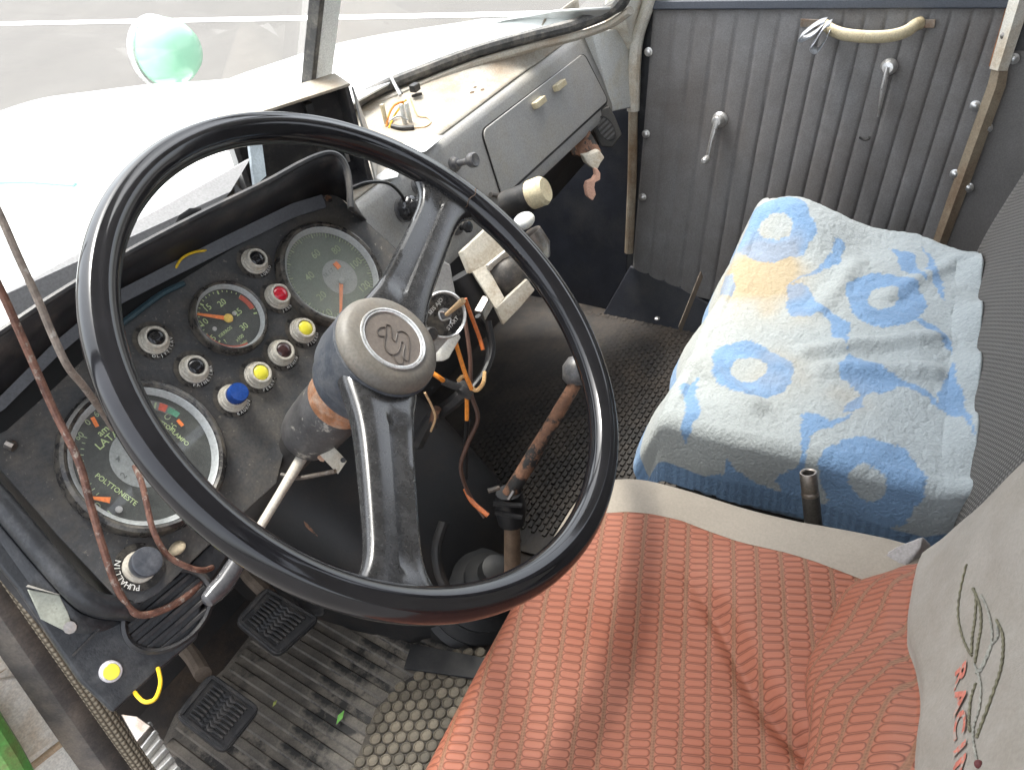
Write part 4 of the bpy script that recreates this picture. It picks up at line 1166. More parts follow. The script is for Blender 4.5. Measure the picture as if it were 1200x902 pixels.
# hub body
b = B(); b.lathe([(.034, -.075), (.040, -.073), (.0415, -.066), (.041, -.060), (.046, -.055), (.0475, -.045), (.0470, -.022), (.0475, -.016), (.0475, -.013), (.0455, -.012)], WC, WN, 64); build(b, 'hub', HUBDARK, sw)
b = B(); b.lathe([(.0458, -.0125), (.0466, -.0105), (.0462, -.007), (.0440, -.003), (.0400, -.0002), (.034, .0012), (.0305, .0015)], WC, WN, 64, caps=False)
hubcap = build(b, 'hub_cap', HUBTAN, sw)
b = B()
b.lathe([(.0305, .0013), (.0300, .0028), (.0288, .0030), (.0282, .0016)], WC, WN, 64, caps=False)
b.lathe([(.0282, .0016), (.0278, .0024), (.0268, .0024), (.0262, .0012)], WC, WN, 64, caps=False)
build(b, 'chrome_ring', CHROME, hubcap)
build(disc(WC, .0268, .0012, 48, WN), 'emblem_disc', EMBLEM, hubcap, smooth=False)
# S emblem: two interlocking outline hooks, seen at their place on the disc
def em(px, py): return on(px, py, WC + WN * .0016, WN)
S1 = [(452.5, 380), (458, 382.5), (459, 393), (460, 397), (463, 400), (464.5, 396), (465.5, 391)]
S2 = [(452.5, 380), (452, 392), (450.5, 402), (452, 409), (456, 414), (461, 415.5), (466, 413), (469, 407), (470, 401), (473, 402), (474, 407), (472.5, 418), (477.5, 423), (479, 418), (479.5, 403), (478.5, 394), (475, 390), (470, 388), (466, 389)]
S3 = [(461, 416), (463, 421), (467, 426), (472, 425), (471, 417)]
S4 = [(451, 383), (445, 384), (442, 388), (444, 393), (450, 394)]
b = B()
for S in (S1, S2, S3, S4): b.tube(catmull([em(*p) for p in S], 4), .00055, 6)
for S in (((420, 424), (428, 421), (440, 424)), ((424, 436), (430, 442), (430, 450)), ((478, 445), (488, 440), (492, 432)), ((484, 452), (480, 458), (472, 460)), ((452, 448), (459, 453), (462, 460))):
    pass
build(b, 'emblem_line', M('emblem_groove', (.06, .048, .04), .5), hubcap)

# ------------------------------------------------------------------ hanging wires at the left
def wire_thing(name, pts, r, mat, label, cat='wire'):
    b = B(); b.tube(catmull(pts, 8), r, 9)
    return tag(build(b, name, mat), label, cat)
wire_thing('hanging_wire', [at(-30, 280, .60), at(0, 338, .62), at(30, 405, .64), at(62, 478, .66), at(92, 540, .67), at(106, 590, .68), at(122, 645, .69), at(140, 694, .70), at(163, 720, .71), at(200, 710, .73), at(230, 688, .75), at(246, 660, .77), at(252, 640, .80)], .0031, WIREBR, 'brown flaking flat wire hanging nearest the door post and looping past the vent')
wire_thing('hanging_wire', [at(-30, 190, .60), at(0, 252, .61), at(22, 302, .62), at(45, 352, .63), at(62, 393, .64), at(80, 430, .65), at(100, 455, .68), at(125, 490, .73), at(150, 530, .765)], .0030, WIRETP, 'frayed taupe cloth wire passing behind the wheel rim at the left')
wire_thing('hanging_wire', [pan(158, 545, .018), pan(166, 565, .022), pan(172, 590, .024), pan(180, 622, .022), pan(196, 650, .018), pan(220, 664, .016), pan(238, 668, .01), pan(250, 664, -.01)], .0026, WIREBR, 'short brown wire crossing the largest gauge below the wheel rim')

# ------------------------------------------------------------------ under-dash: ignition, valve bracket, loom
ig = empty('ignition_switch', at(520, 370, .92), 'round black ignition switch with chrome ring and key on grey bracket', 'ignition switch')
IC = at(519, 369, .925); IN = (V((-.35, -.80, .45))).normalized()
b = B(); b.prism([on(510, 300, IC, IN), on(528, 310, IC, IN), on(540, 375, IC, IN), on(534, 388, IC, IN), on(506, 420, IC, IN), on(488, 420, IC, IN), on(490, 340, IC, IN)], -IN * .004); build(b, 'bracket', GREYP, ig, bevel=.0015)
b = B(); b.lathe([(.0265, .001), (.0265, .004), (.0250, .0055), (.0235, .004), (.0230, .003)], IC, IN, 36, caps=False); build(b, 'chrome_ring', CHROME, ig)
ib = build(disc(IC, .0232, .0030, 36, IN), 'switch_plate', BEZEL, ig, smooth=False)
ix, iy, _ = frame(IN, V((1, 0, .2)))
b = B()
glyphs(b, 'SEIS AJO', IC + iy * .0135 + IN * .0035, ix, iy, .0062); glyphs(b, 'START', IC - iy * .0135 + IN * .0035, ix, iy, .0062)
build(b, 'switch_lettering', WHITEPR, ib, smooth=False)
b = B(); b.lathe([(.0075, .003), (.007, .008), (.004, .010), (0, .010)], IC, IN, 20); build(b, 'lock_barrel', KNOBGR, ig)
b = B(); k0, k1 = IC + IN * .010, at(543, 352, .885)
b.tube([k0, k0.lerp(k1, .3), k0.lerp(k1, .95), k1], [.0022, .0026, .0036, .003], 10); build(b, 'key', M('tan_key_stick', (.52, .36, .20), .5, var=.15), ig)
b = B(); b.tube(catmull([k0 + iy * .004, k0 + iy * .008 - ix * .004, k0 - ix * .008, k0 - iy * .006, k0 - iy * .010 - ix * .004]), .0009, 6); build(b, 'key_ring', CHROME, ig)
b = B(); b.lathe([(.008, .001), (.008, .006), (.006, .009), (0, .0095)], on(503, 391, IC, IN), IN, 20); build(b, 'rubber_button', RUBBER, ig)
b = B(); b.prism([at(519, 398, .94), at(535, 384, .94), at(541, 395, .94), at(527, 420, .94), at(519, 424, .94), at(515, 418, .94)], V((0, .012, -.004))); build(b, 'pale_relay', LGREY, ig, bevel=.002)

vb = empty('heater_valve_bracket', at(585, 330, 1.05), 'grubby white bent bracket holding a dark heater valve below the dash', 'bracket')
TB = 1.03
b = B(); b.prism([at(542, 294, TB), at(574, 264, TB), at(590, 275, TB), at(598, 291, TB), at(572, 310, TB), at(553, 320, TB)], V((.0, .008, -.004))); build(b, 'top_plate', PLASTER, vb, bevel=.001)
b = B(); b.prism([at(572, 311, TB - .01), at(598, 290, TB - .01), at(596, 305, TB), at(574, 318, TB)], V((.002, .006, -.002))); build(b, 'lip', CREAMP, vb, bevel=.001)
b = B(); b.prism([at(553, 318, TB), at(570, 310, TB), at(592, 350, TB - .01), at(581, 362, TB - .01)], V((.004, .006, -.002))); build(b, 'strut', PLASTER, vb, bevel=.001)
b = B(); b.prism([at(581, 361, TB - .01), at(618, 327, TB - .015), at(627, 340, TB - .012), at(612, 358, TB - .01), at(590, 381, TB - .005)], V((.004, .006, -.003))); build(b, 'foot', PLASTER, vb, bevel=.001)
b = B(); b.sphere(at(597, 322, TB + .015), .027, 12, (1, 1, 1)); b.tube([at(597, 322, TB + .02), at(600, 296, TB + .03)], .013, 12); build(b, 'valve_body', M('sooty_metal', (.06, .055, .05), .5, var=.4, vs_=30, dirt=(.17, .14, .11), damt=.25, ds=30), vb)
b = B(); b.lathe([(.020, .01), (.021, 0), (.019, -.012), (0, -.014)], at(586, 316, TB + .03), ray(586, 316).normalized() * -1, 20); build(b, 'rubber_cap', RUBBER, vb)
b = B(); b.tube([at(540, 322, TB + .02), at(556, 350, TB + .03), at(572, 372, TB + .04)], .020, 12); build(b, 'hose_stub', DARKW, vb)
b = B(); b.box(at(567, 361, TB + .005), V((.012, 0, .004)), V((-.002, 0, .008)), V((0, .006, 0))); build(b, 'hose_clamp', STEEL, vb, bevel=.002)

cy = empty('capped_hose_end', at(622, 226, 1.30), 'black hose end with ivory cap under the glovebox', 'hose')
c0, c1 = at(592, 240, 1.32), at(640, 222, 1.28)
b = B(); b.tube([c0, c0.lerp(c1, .62)], .0205, 20); build(b, 'hose', RUBBER, cy)
b = B(); b.tube([c0.lerp(c1, .60), c0.lerp(c1, .64), c0.lerp(c1, .92), c1], [.019, .0225, .0225, .018], 24); build(b, 'ivory_cap', IVORY, cy)
dk = empty('white_dome_knob', at(615, 262, 1.22), 'white domed knob on a dull metal stem under the dash', 'knob')
b = B(); b.sphere(at(614, 259, 1.22), .018, 12, (1.1, .8, .6)); build(b, 'dome', LGREY, dk)
b = B(); b.tube([at(622, 272, 1.23), at(632, 288, 1.24), at(634, 300, 1.25)], [.016, .017, .014], 14); build(b, 'metal_stem', STEEL, dk)

# louvred heater vent right under the dash
hv = empty('heater_vent', at(700, 155, 1.62), 'dark louvred heater vent hanging below the glovebox with torn foam', 'vent')
HN = V((-.75, -.45, .25)).normalized(); HP = at(708, 150, 1.62)
def hp(px, py, h=0.0): return on(px, py, HP + HN * h, HN)
b = B(); b.prism([hp(690, 136), hp(714, 124), hp(722, 140), hp(729, 158), hp(718, 173), hp(704, 172)], -HN * .05); build(b, 'vent_box', M('grey_brown_plastic', (.07, .065, .058), .5, var=.2), hv, bevel=.003)
b = B(); rings = []
vcx = hp(710, 151); ex_, ey_ = (hp(720, 166) - hp(700, 137)) / 2 * .92, (hp(716, 145) - hp(703, 157)) / 2 * 1.1
for f, h in ((1.0, .001), (.98, .004), (.9, .004), (.88, -.006)):
    rings.append([vcx + ex_ * f * math.cos(2 * math.pi * k / 28) + ey_ * f * math.sin(2 * math.pi * k / 28) + HN * h for k in range(28)])
b.loft(rings, True, False); b.face(rings[-1]); vr = build(b, 'vent_ring', RUBBER, hv)
for k in range(5):
    f = -.62 + 1.24 * k / 4; hw = math.sqrt(1 - f * f) * .86
    b = B(); b.bar(vcx + ex_ * f - ey_ * hw, vcx + ex_ * f + ey_ * hw, ex_.normalized() * .004, HN * .006); build(b, 'slat', M('vent_slat_grey', (.12, .115, .11), .45), vr)
b = B(); b.prism([at(672, 164, 1.58), at(690, 150, 1.58), at(706, 178, 1.58), at(690, 186, 1.57), at(680, 184, 1.57)], V((.02, .03, -.01))); build(b, 'rusty_duct', RUST, hv, bevel=.003)
b = B(); b.prism([at(*p, 1.565) for p in ((683, 182), (692, 181), (703, 176), (709, 185), (704, 192), (700, 200), (694, 197), (688, 192))], V((.006, .012, 0))); build(b, 'torn_lining', PLASTER, hv, bevel=.002)
b = B(); b.prism([at(*p, 1.562) for p in ((697, 197), (701, 198), (704, 203), (704, 211), (698, 214), (697, 220), (699, 228), (695, 236), (689, 231), (687, 220), (689, 214), (696, 211), (699, 206))], V((.006, .010, 0))); build(b, 'torn_foam', FOAM, hv, bevel=.002)
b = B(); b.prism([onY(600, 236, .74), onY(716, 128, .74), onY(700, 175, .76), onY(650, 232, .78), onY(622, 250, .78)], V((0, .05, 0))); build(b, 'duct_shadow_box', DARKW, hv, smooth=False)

# wiring loom
lm = empty('wiring_loom', at(550, 450, 1.0), 'tangle of orange, black and brown wires hanging below the ignition', 'wiring loom')
wire('orange_lead', [at(530, 388, .95), at(538, 415, .95), at(546, 440, .95), at(553, 456, .96)], .0026, WIREOR, lm)
wire('orange_lead', [at(545, 350, .97), at(553, 372, .98), at(562, 396, .99), at(566, 410, .99)], .0024, M('red_orange_wire', (.5, .13, .03), .4), lm)
wire('orange_lead', [at(546, 452, .97), at(547, 470, .97), at(547, 492, .98)], .0026, WIREOR, lm)
wire('orange_lead', [at(568, 436, .97), at(566, 449, .96), at(559, 457, .96), at(552, 454, .96)], .0024, M('amber_wire', (.62, .38, .16), .45), lm)
wire('orange_lead', [at(505, 436, .96), at(514, 442, .96), at(521, 447, .97)], .0028, WIREOR, lm)
wire('orange_lead', [at(537, 446, .96), at(542, 441, .955), at(548, 443, .96)], .0022, M('amber_wire', (.62, .38, .16)), lm)
wire('brown_lead', [at(540, 352, .98), at(546, 382, .98), at(551, 420, .975), at(552, 460, .97), at(560, 490, .98), at(548, 520, 1.0), at(540, 548, 1.02), at(550, 580, 1.04), at(568, 606, 1.04)], .0026, WIREBN, lm)
wire('orange_lead', [at(545, 572, 1.04), at(553, 587, 1.04), at(572, 604, 1.035)], .003, M('red_orange_wire', (.5, .13, .03)), lm)
wire('black_lead', [at(572, 376, 1.0), at(577, 410, 1.0), at(566, 440, .99), at(552, 458, .98)], .004, WIREBK, lm)
wire('black_lead', [at(560, 370, 1.0), at(574, 395, 1.02), at(570, 430, 1.0), at(556, 452, .985)], .004, WIREBK, lm)
wire('black_lead', [at(518, 446, .97), at(532, 452, .97), at(544, 455, .97)], .0045, WIREBK, lm)
wire('black_lead', [at(548, 490, .98), at(546, 520, 1.02), at(546, 560, 1.08)], .003, WIREBK, lm)
wire('black_lead', [at(548, 456, 1.0), at(530, 472, 1.02), at(505, 492, 1.06), at(490, 520, 1.1)], .0085, RUBBER, lm)
wire('black_lead', [at(540, 452, .98), at(545, 458, .97), at(553, 462, .97)], .008, RUBBER, lm)
wire('tan_lead', [at(498, 460, .95), at(506, 476, .96), at(510, 490, .97), at(505, 505, 1.0)], .0014, WIRETAN, lm)
wire('rusty_rod', [at(512, 478, 1.02), at(507, 500, 1.03)], .006, RUST, lm)

# ------------------------------------------------------------------ floor coverings, pedals
mt = empty('ribbed_rubber_mat', onZ(350, 800, FZ), 'worn grey ribbed rubber mat under the pedals', 'floor mat')
mp_ = [onZ(*p, FZ + .004) for p in ((150, 960), (206, 835), (262, 784), (310, 722), (360, 700), (470, 720), (545, 738), (545, 760), (470, 830), (430, 960))]
b = B(); b.prism(mp_, V((0, 0, -.003))); build(b, 'mat_sheet', MATR, mt, smooth=False)
# ribs run fore-aft; clip each against the mat outline
def inside(p, poly):
    c = False; n = len(poly)
    for i in range(n):
        a, e = poly[i], poly[i - 1]
        if (a.y > p.y) != (e.y > p.y) and p.x < (e.x - a.x) * (p.y - a.y) / (e.y - a.y) + a.x: c = not c
    return c
for k in range(18):
    x = .19 + .0275 * k
    ys = [y / 400 for y in range(100, 420) if inside(V((x, y / 400, 0)), mp_)]
    if len(ys) < 8: continue
    y0, y1 = min(ys) + .008, max(ys) - .008
    if y1 - y0 < .03: continue
    b = B(); rings = []
    for y in [y0, y0 + .004] + [y0 + (y1 - y0) * q_ / 8 for q_ in range(1, 8)] + [y1 - .004, y1]:
        e = .25 if y in (y0, y1) else 1
        xo = x + .07 * (y - .8) 
        rings.append([V((xo - .0085, y, FZ + .004)), V((xo - .006, y, FZ + .004 + .0032 * e)), V((xo + .006, y, FZ + .004 + .0032 * e)), V((xo + .0085, y, FZ + .004))])
    b.loft(rings, False, False); build(b, 'rib', MATR, mt)
# studded mat
sm_ = empty('studded_rubber_mat', onZ(490, 850, FZ), 'brown rubber mat with round worn studs beside the driver seat', 'floor mat')
sq = [(545, 755), (575, 770), (600, 800), (560, 960), (380, 990), (440, 830), (470, 800)]
poly = [onZ(*p, FZ + .008) for p in sq]
b = B(); b.prism(poly, V((0, 0, -.004))); build(b, 'stud_sheet', STUDB, sm_, smooth=False)
proto = None
xs0 = min(p.x for p in poly); ys0 = min(p.y for p in poly)
for i in range(40):
    for k in range(40):
        x = xs0 + i * .0185 + (k % 2) * .00925; y = ys0 + k * .0160
        p = V((x, y, FZ + .008))
        if not inside(p, poly): continue
        s_ = 1 + .08 * noise.noise(p * 60)
        Wm = Matrix.Translation(p) @ Matrix.Rotation(random.uniform(-.06, .06), 4, 'X') @ Matrix.Scale(s_, 4)
        if proto is None:
            b = B(); b.lathe([(.0089, -.0005), (.0085, .0022), (.0077, .0030), (.0068, .0028), (.0060, .0017), (0, .0014)], V((0, 0, 0)), V((0, 0, 1)), 14)
            proto = build(b, 'stud', STUD, sm_, Wm=Wm)
        else: share(proto, sm_, Wm)
b = B(); b.prism([onZ(*p, FZ + .016) for p in ((482, 753), (568, 770), (562, 795), (473, 782))], V((0, 0, -.005)))
tag(build(b, 'rubber_strip', M('black_tape', (.010, .010, .011), .6, var=.3, vs_=60, dirt=(.03, .028, .026), damt=.2, ds=40), bevel=.001), 'short black rubber strip lying on the floor beside the seat', 'strip')
for (px, py, s_) in ((399, 840, 1.0), (322, 824, .5)):
    b = B(); p = onZ(px, py, FZ + .014); a = random.uniform(0, 3)
    d_ = V((math.cos(a), math.sin(a), .1)) * .011 * s_; n_ = V((-d_.y, d_.x, 0)) * .35
    b.prism([p - d_, p + n_ + V((0, 0, .002)), p + d_, p - n_], V((0, 0, .0006)))
    tag(build(b, 'leaf_scrap', LEAF if s_ == 1 else M('dry_leaf', (.3, .34, .08), .6)), 'bright green leaf scrap on the ribbed mat' if s_ == 1 else 'tiny yellowish leaf scrap between the mat ribs by the clutch', 'leaf')
# passenger side dark ribbed floor sheet
pf_ = empty('passenger_floor_mat', onZ(680, 420, FZ), 'dark dimpled rubber sheet covering the passenger footwell', 'floor mat')
b = B(); b.prism([V((.78, .30, FZ + .006)), V((1.44, .30, FZ + .006)), V((1.46, .90, FZ + .006)), V((1.40, .965, FZ + .012)), V((.86, .965, FZ + .012)), V((.74, .70, FZ + .006))], V((0, 0, -.004)))
build(b, 'mat_sheet', MATD, pf_, smooth=False)
b = B()
for i in range(60):
    y = .31 + .0108 * i
    for k in range(40):
        x = .80 + .0165 * k + (i % 2) * .0082
        if x > 1.43 or x < .78 + max(0, y - .7) * .4: continue
        c = V((x, y, FZ + .0062)); b.prism([c + V((-.0062, -.0032, 0)), c + V((.0062, -.0032, 0)), c + V((.0062, .0032, 0)), c + V((-.0062, .0032, 0))], V((0, 0, .0036)))
tag(build(b, 'tread_block', MATD, pf_, smooth=False), kind='stuff')
b = B(); b.tube([onZ(660, 334, FZ + .03), onZ(700, 333, FZ + .03), onZ(745, 338, FZ + .025), onZ(795, 378, FZ + .01)], .010, 8); build(b, 'edge_bead', M('edge_bead', (.06, .05, .042), .6, var=.3), pf_)
for p in ((684, 338), (714, 337), (770, 374)):
    b = B(); b.lathe([(.006, 0), (.006, .003), (.003, .005), (0, .005)], onZ(*p, FZ + .04), V((0, 0, 1)), 12); build(b, 'screw', CHROME, pf_)

def pedal(name, q, t, nrm, label, ridges=8, arm=None, gap=True):
    e = empty(name, at(*q[0], t) + V((0, 0, -.05)), label, 'pedal')
    nrm = V(nrm).normalized(); P0 = at(sum(p[0] for p in q) / 4, sum(p[1] for p in q) / 4, t)
    Q = [on(*p, P0, nrm) for p in q]
    b = B(); b.prism(rounded(Q, .014, 4), -nrm * .016); pad = build(b, 'rubber_pad', RUBBER, e, bevel=.003)
    Qi = [quadpt(Q, a, c) for a, c in ((.07, .07), (.93, .07), (.93, .93), (.07, .93))]
    b = B()
    for i in range(4): b.bar(Qi[i] + nrm * .0005, Qi[(i + 1) % 4] + nrm * .0005, (Qi[(i + 1) % 4] - Qi[i]).normalized().cross(nrm) * .004, nrm * .006)
    build(b, 'border', RUBBER, pad)
    for k in range(ridges):
        a = .14 + .72 * k / (ridges - 1)
        for lo, hi in ((.12, .36), (.64, .88)) if gap else ((.12, .88),):
            b = B(); b.bar(quadpt(Qi, lo, a) + nrm * .0005, quadpt(Qi, hi, a) + nrm * .0005, (quadpt(Qi, lo, a + .05) - quadpt(Qi, lo, a)) * 1.1, nrm * .010); build(b, 'tread_ridge', RUBBER, pad, bevel=.001)
        if gap:
            b = B(); 
            pts = [quadpt(Qi, .36, a), quadpt(Qi, .43, a + .03), quadpt(Qi, .5, a - .03), quadpt(Qi, .57, a + .03), quadpt(Qi, .64, a)]
            b.tube([p + nrm * .001 for p in pts], .0028, 6); build(b, 'tread_ridge', RUBBER, pad)
    if arm:
        b = B(); b.tube(catmull([V(p) for p in arm], 5), .012, 10); build(b, 'arm', M('muddy_arm', (.13, .10, .075), .7, var=.35, vs_=30, bump=.3, bs=200), e)
    return e
PEDN = (-.05, -.52, .85)
pedal('clutch_pedal', [(247, 786), (307, 829), (263, 884), (204, 838)], 1.13, PEDN, 'black rubber clutch pedal nearest the open driver door', 8, [at(238, 790, 1.16), at(226, 770, 1.2), at(208, 750, 1.24), at(190, 735, 1.3)])
pedal('brake_pedal', [(311, 686), (377, 724), (326, 770), (274, 727)], 1.25, PEDN, 'black rubber brake pedal behind the wheel rim with worn corner', 8, [at(318, 700, 1.28), at(290, 672, 1.32), at(280, 650, 1.38)])
pedal('accelerator_pedal', [(303, 609), (330, 622), (385, 722), (352, 722)], 1.32, (-.35, -.55, .75), 'long narrow dark accelerator pedal behind the wheel rim', 7, None, gap=False)
b = B(); b.tube(catmull([at(362, 670, 1.36), at(385, 672, 1.38), at(402, 668, 1.42)]), [.02] * 12 + [.013], 10) if False else b.tube([at(378, 668, 1.36), at(400, 672, 1.40)], [.018, .012], 10)
tag(build(b, 'rusty_pivot', RUST), 'rusty pivot end beside the accelerator pedal', 'pivot')

# ------------------------------------------------------------------ gear lever
gv = empty('gear_lever', at(600, 680, 1.26), 'rusty bent gear lever with dark grey knob seen through the wheel', 'gear lever')
k0 = at(676, 432, 1.12); k1 = at(674, 450, 1.115); e1 = at(597, 580, 1.15); e2 = at(600, 612, 1.17); e3 = at(601, 700, 1.26)
b = B(); b.tube([k1, k1.lerp(e1, .5), e1], [.0085, .0095, .0110], 14); build(b, 'lever_shaft', RUST, gv)
b = B(); b.tube([at(676, 452, 1.118), at(675, 444, 1.118), at(676, 432, 1.12), at(679, 422, 1.12), at(680, 417, 1.12)], [.010, .018, .0195, .015, .006], 24); build(b, 'knob', KNOBGR, gv, sharp=85)
b = B(); b.tube([e1 + V((.0, 0, .006)), e1.lerp(e2, .5), e2], [.018, .022, .019], 14)
jt = build(b, 'joint', WIREBK, gv)
for p, q_ in (((572, 575), (586, 571)), ((596, 585), (602, 575)), ((580, 600), (612, 606)), ((578, 590), (612, 592))):
    b = B(); b.tube([at(*p, 1.125), at(*q_, 1.125)], .0035, 7); build(b, 'wire_binding', STEEL if p[1] < 590 else WIREBK, jt)
b = B(); b.tube([e2, e2.lerp(e3, .4), e3], [.011, .012, .0125], 14); build(b, 'lower_shaft', M('brown_tube', (.15, .10, .065), .55, var=.3, vs_=40), gv)
# rubber boot, concentric folds
bt = empty('lever_boot', at(545, 680, 1.28), 'black folded rubber gaiter on the floor behind the lower spoke', 'gaiter')
bc = at(556, 700, 1.37); ax_ = (at(601, 640, 1.20) - bc).normalized()
b = B(); b.lathe([(.092, -.04), (.090, .0), (.080, .008), (.083, .020), (.066, .028), (.069, .042), (.052, .052), (.055, .066), (.038, .078), (.040, .092), (.024, .108), (.022, .13), (.012, .135)], bc, ax_, 36); build(b, 'gaiter_folds', M('gaiter_black', (.008, .008, .008), .6, var=.3, dirt=(.02, .018, .016), damt=.2, ds=30, bump=.3, bs=40), bt)
b = B(); b.tube(catmull([at(520, 612, 1.25), at(512, 640, 1.24), at(514, 668, 1.24), at(524, 692, 1.24)]), .008, 10); build(b, 'curved_flange', DARKW, bt)

# ------------------------------------------------------------------ passenger door
pd = empty('passenger_door', V((1.56, .37, FZ + .15)), 'grey pleated vinyl passenger door with ivory grab handle and chrome winders', 'door')
NCH = 17
DQ = [(766, 12), (1193, 9), (1060, 400), (740, 330)]
def dq(a, c):
    x = (DQ[0][0] * (1 - a) + DQ[1][0] * a) * (1 - c) + (DQ[3][0] * (1 - a) + DQ[2][0] * a) * c
    y = (DQ[0][1] * (1 - a) + DQ[1][1] * a) * (1 - c) + (DQ[3][1] * (1 - a) + DQ[2][1] * a) * c
    return x, y
def dfn(u, v):
    f = (u * NCH) % 1.0
    h = .0042 * (4 * f * (1 - f)) ** .30 if 0 < u < 1 else 0
    P_ = door(*dq(u, v), .0)
    edge = min(1, v / .02)
    w_ = .0016 * noise.noise(V((u * 9, v * 5, 3)))
    return P_ + DN * ((h + w_) * edge)
b = B(); b.grid(dfn, NCH * 10, 26); build(b, 'pleated_panel', VINYL, pd, sharp=80)
b = B(); q = [door(745, 11, -.003), door(1225, 9, -.003), door(1060, 420, -.003), door(734, 336, -.003)]
b.prism(q, -DN * .045); build(b, 'door_shell', NAVY, pd, smooth=False)
b = B(); b.bar(door(764, 6, .006), door(1215, 3, .006), (door(800, 1) - door(800, 12)), DN * .016); build(b, 'top_rail', BLUETRIM, pd, bevel=.003)
b = B(); b.bar(door(770, -6, .002), door(1205, -9, .002), (door(800, -12) - door(800, -3)), DN * .02); build(b, 'window_ledge', CREAMP, pd, bevel=.003)
b = B()
pz = [door(770, -12, -.02), door(1215, -12, -.02)]
b.face([pz[0], pz[1], pz[1] + V((.02, 0, .62)), pz[0] + V((.02, -.12, .62))]); build(b, 'window_glass', WSGLASS, pd, smooth=False)
# grab handle
gh = [door(968, 30, .012), door(976, 36, .030), door(992, 41, .040), door(1020, 43.5, .044), (door(1045, 42, .042)), door(1062, 37, .036), door(1072, 30, .024), door(1079, 27, .010)]
b = B(); b.tube(catmull(gh, 6), .0105, 12, flat=.75); hd = build(b, 'grab_handle', IVORY, pd)
for a_, c_ in (((938, 27), (968, 28)), ((1074, 28), (1096, 28))):
    b = B(); b.bar(door(*a_, .007), door(*c_, .009), V((0, 0, .014)), DN * .004); build(b, 'mounting_plate', M('rusty_chrome', (.45, .40, .34), .35, metal=.7, var=.3, vs_=60, dirt=(.2, .09, .04), damt=.35, ds=50), hd, bevel=.001)
# screws
SCR = None
for (x, y) in ((757, 157), (755, 158), (760, 61), (753, 231), (1143, 124), (1119, 204)):
    if (x, y) == (755, 158): continue
    o = door(x, y, .006); xx, yy, zz = frame(DN); Wm = mtx(o, xx, yy, zz)
    if SCR is None:
        b = B(); b.lathe([(.0085, 0), (.0085, .001), (.0060, .0018), (.0055, .004), (.003, .0055), (0, .0058)], V((0, 0, 0)), V((0, 0, 1)), 16); SCR = build(b, 'screw', CHROME, pd, Wm=Wm)
    else: share(SCR, pd, Wm)
# window crank
o = door(844, 140, .008)
b = B(); b.lathe([(.015, 0), (.015, .003), (.011, .006), (.0105, .02), (.008, .024), (0, .025)], o, DN, 20); cr_ = build(b, 'window_crank', CHROME, pd)
tip = door(829, 186, .030)
b = B(); b.tube([o + DN * .020, o.lerp(tip, .5) + DN * .014, tip], [.006, .0042, .0048], 10); build(b, 'crank_arm', CHROME, cr_)
b = B(); b.lathe([(.006, -.004), (.0075, .004), (.007, .018), (.004, .022), (0, .022)], tip, DN, 14); build(b, 'crank_knob', CHROME, cr_)
# door release lever
o = door(1042, 78, .008)
b = B(); b.lathe([(.014, 0), (.014, .004), (.0115, .012), (.009, .016), (0, .017)], o, DN, 20); lv = build(b, 'release_lever', CHROME, pd)
tip = door(1029, 137, .022)
b = B(); b.tube([o + DN * .012, o.lerp(tip, .4) + DN * .012, o.lerp(tip, .85) + DN * .003, tip], [.0075, .0078, .004, .0028], 10, flat=.6); build(b, 'lever_arm', CHROME, lv)
b = B(); b.tube(catmull([door(1007, 161, .012), door(1012, 164, .013), door(1018, 163, .013), door(1019, 160, .012)]), .0022, 6); build(b, 'tear', RUBBER, pd)
# strap tied on the handle
sk = empty('silver_strap', door(955, 45, .02), 'folded silver grey strap looped over the left end of the grab handle', 'strap')
def ribbon(name, pts, wv, mat, parent, th=.0012):
    P_ = catmull(pts, 6); b = B(); b.loft([[p - wv / 2 for p in P_], [p + wv / 2 for p in P_]], False, False); return build(b, name, mat, parent, solid=th)
SILV = M('silver_strap_cloth', (.50, .52, .55), .35, metal=.35, var=.15, vs_=50)
ribbon('strap_loop', [door(968, 24, .045), door(958, 27, .055), door(945, 36, .058), door(937, 44, .05), door(942, 46, .045), door(956, 38, .04), door(966, 28, .035)], DN * .022 + V((0, 0, -.008)), SILV, sk)
ribbon('strap_tail', [door(974, 27, .05), door(966, 32, .060), door(956, 48, .060), door(951, 55, .056), door(958, 59, .05), door(968, 45, .042), door(973, 34, .038)], DN * .022 + V((.004, 0, -.010)), SILV, sk)
# rear door edge strip and side wall
rs = empty('rear_door_strip', door(1150, 150), 'beige metal edging strip along the rear edge of the passenger door', 'trim strip')
b = B(); b.tube([door(1101, 285, .006), door(1130, 205, .008), door(1168, 100, .010), door(1172, 80, .010)], [.010, .011, .011, .010], 4, flat=1.2, hint=DN); build(b, 'strip_lower', M('beige_strip', (.30, .25, .18), .5, var=.2, vs_=20, dirt=(.16, .10, .06), damt=.25, ds=16), rs)
b = B(); b.tube([door(1170, 82, .014), door(1186, 30, .014), door(1204, -30, .014)], [.011, .012, .013], 4, flat=1.2, hint=DN); build(b, 'strip_upper', CREAMP, rs)
b = B(); b.tube([door(1163, 78, .008), door(1174, 40, .008), door(1184, 5, .008)], .006, 6); build(b, 'rusty_edge', M('rust_edge', (.25, .11, .05), .8, var=.4, vs_=60), rs)
b = B(); b.lathe([(.007, 0), (.007, .004), (.004, .006), (0, .006)], door(1178, 42, .014), DN, 12); build(b, 'bolt', STEEL, rs)
b = B()
def sw_fn(u, v):
    p = [door(1172, 60, .004), door(1400, 60, .004), door(1330, 420, .004), door(1085, 330, .004)]
    return p[0].lerp(p[1], u).lerp(p[3].lerp(p[2], u), v) + DN * (.008 * noise.noise(V((u * 4, v * 3, 7))) )
b.grid(sw_fn, 20, 20); sp_ = build(b, 'rear_side_wall', VINYL2, None)
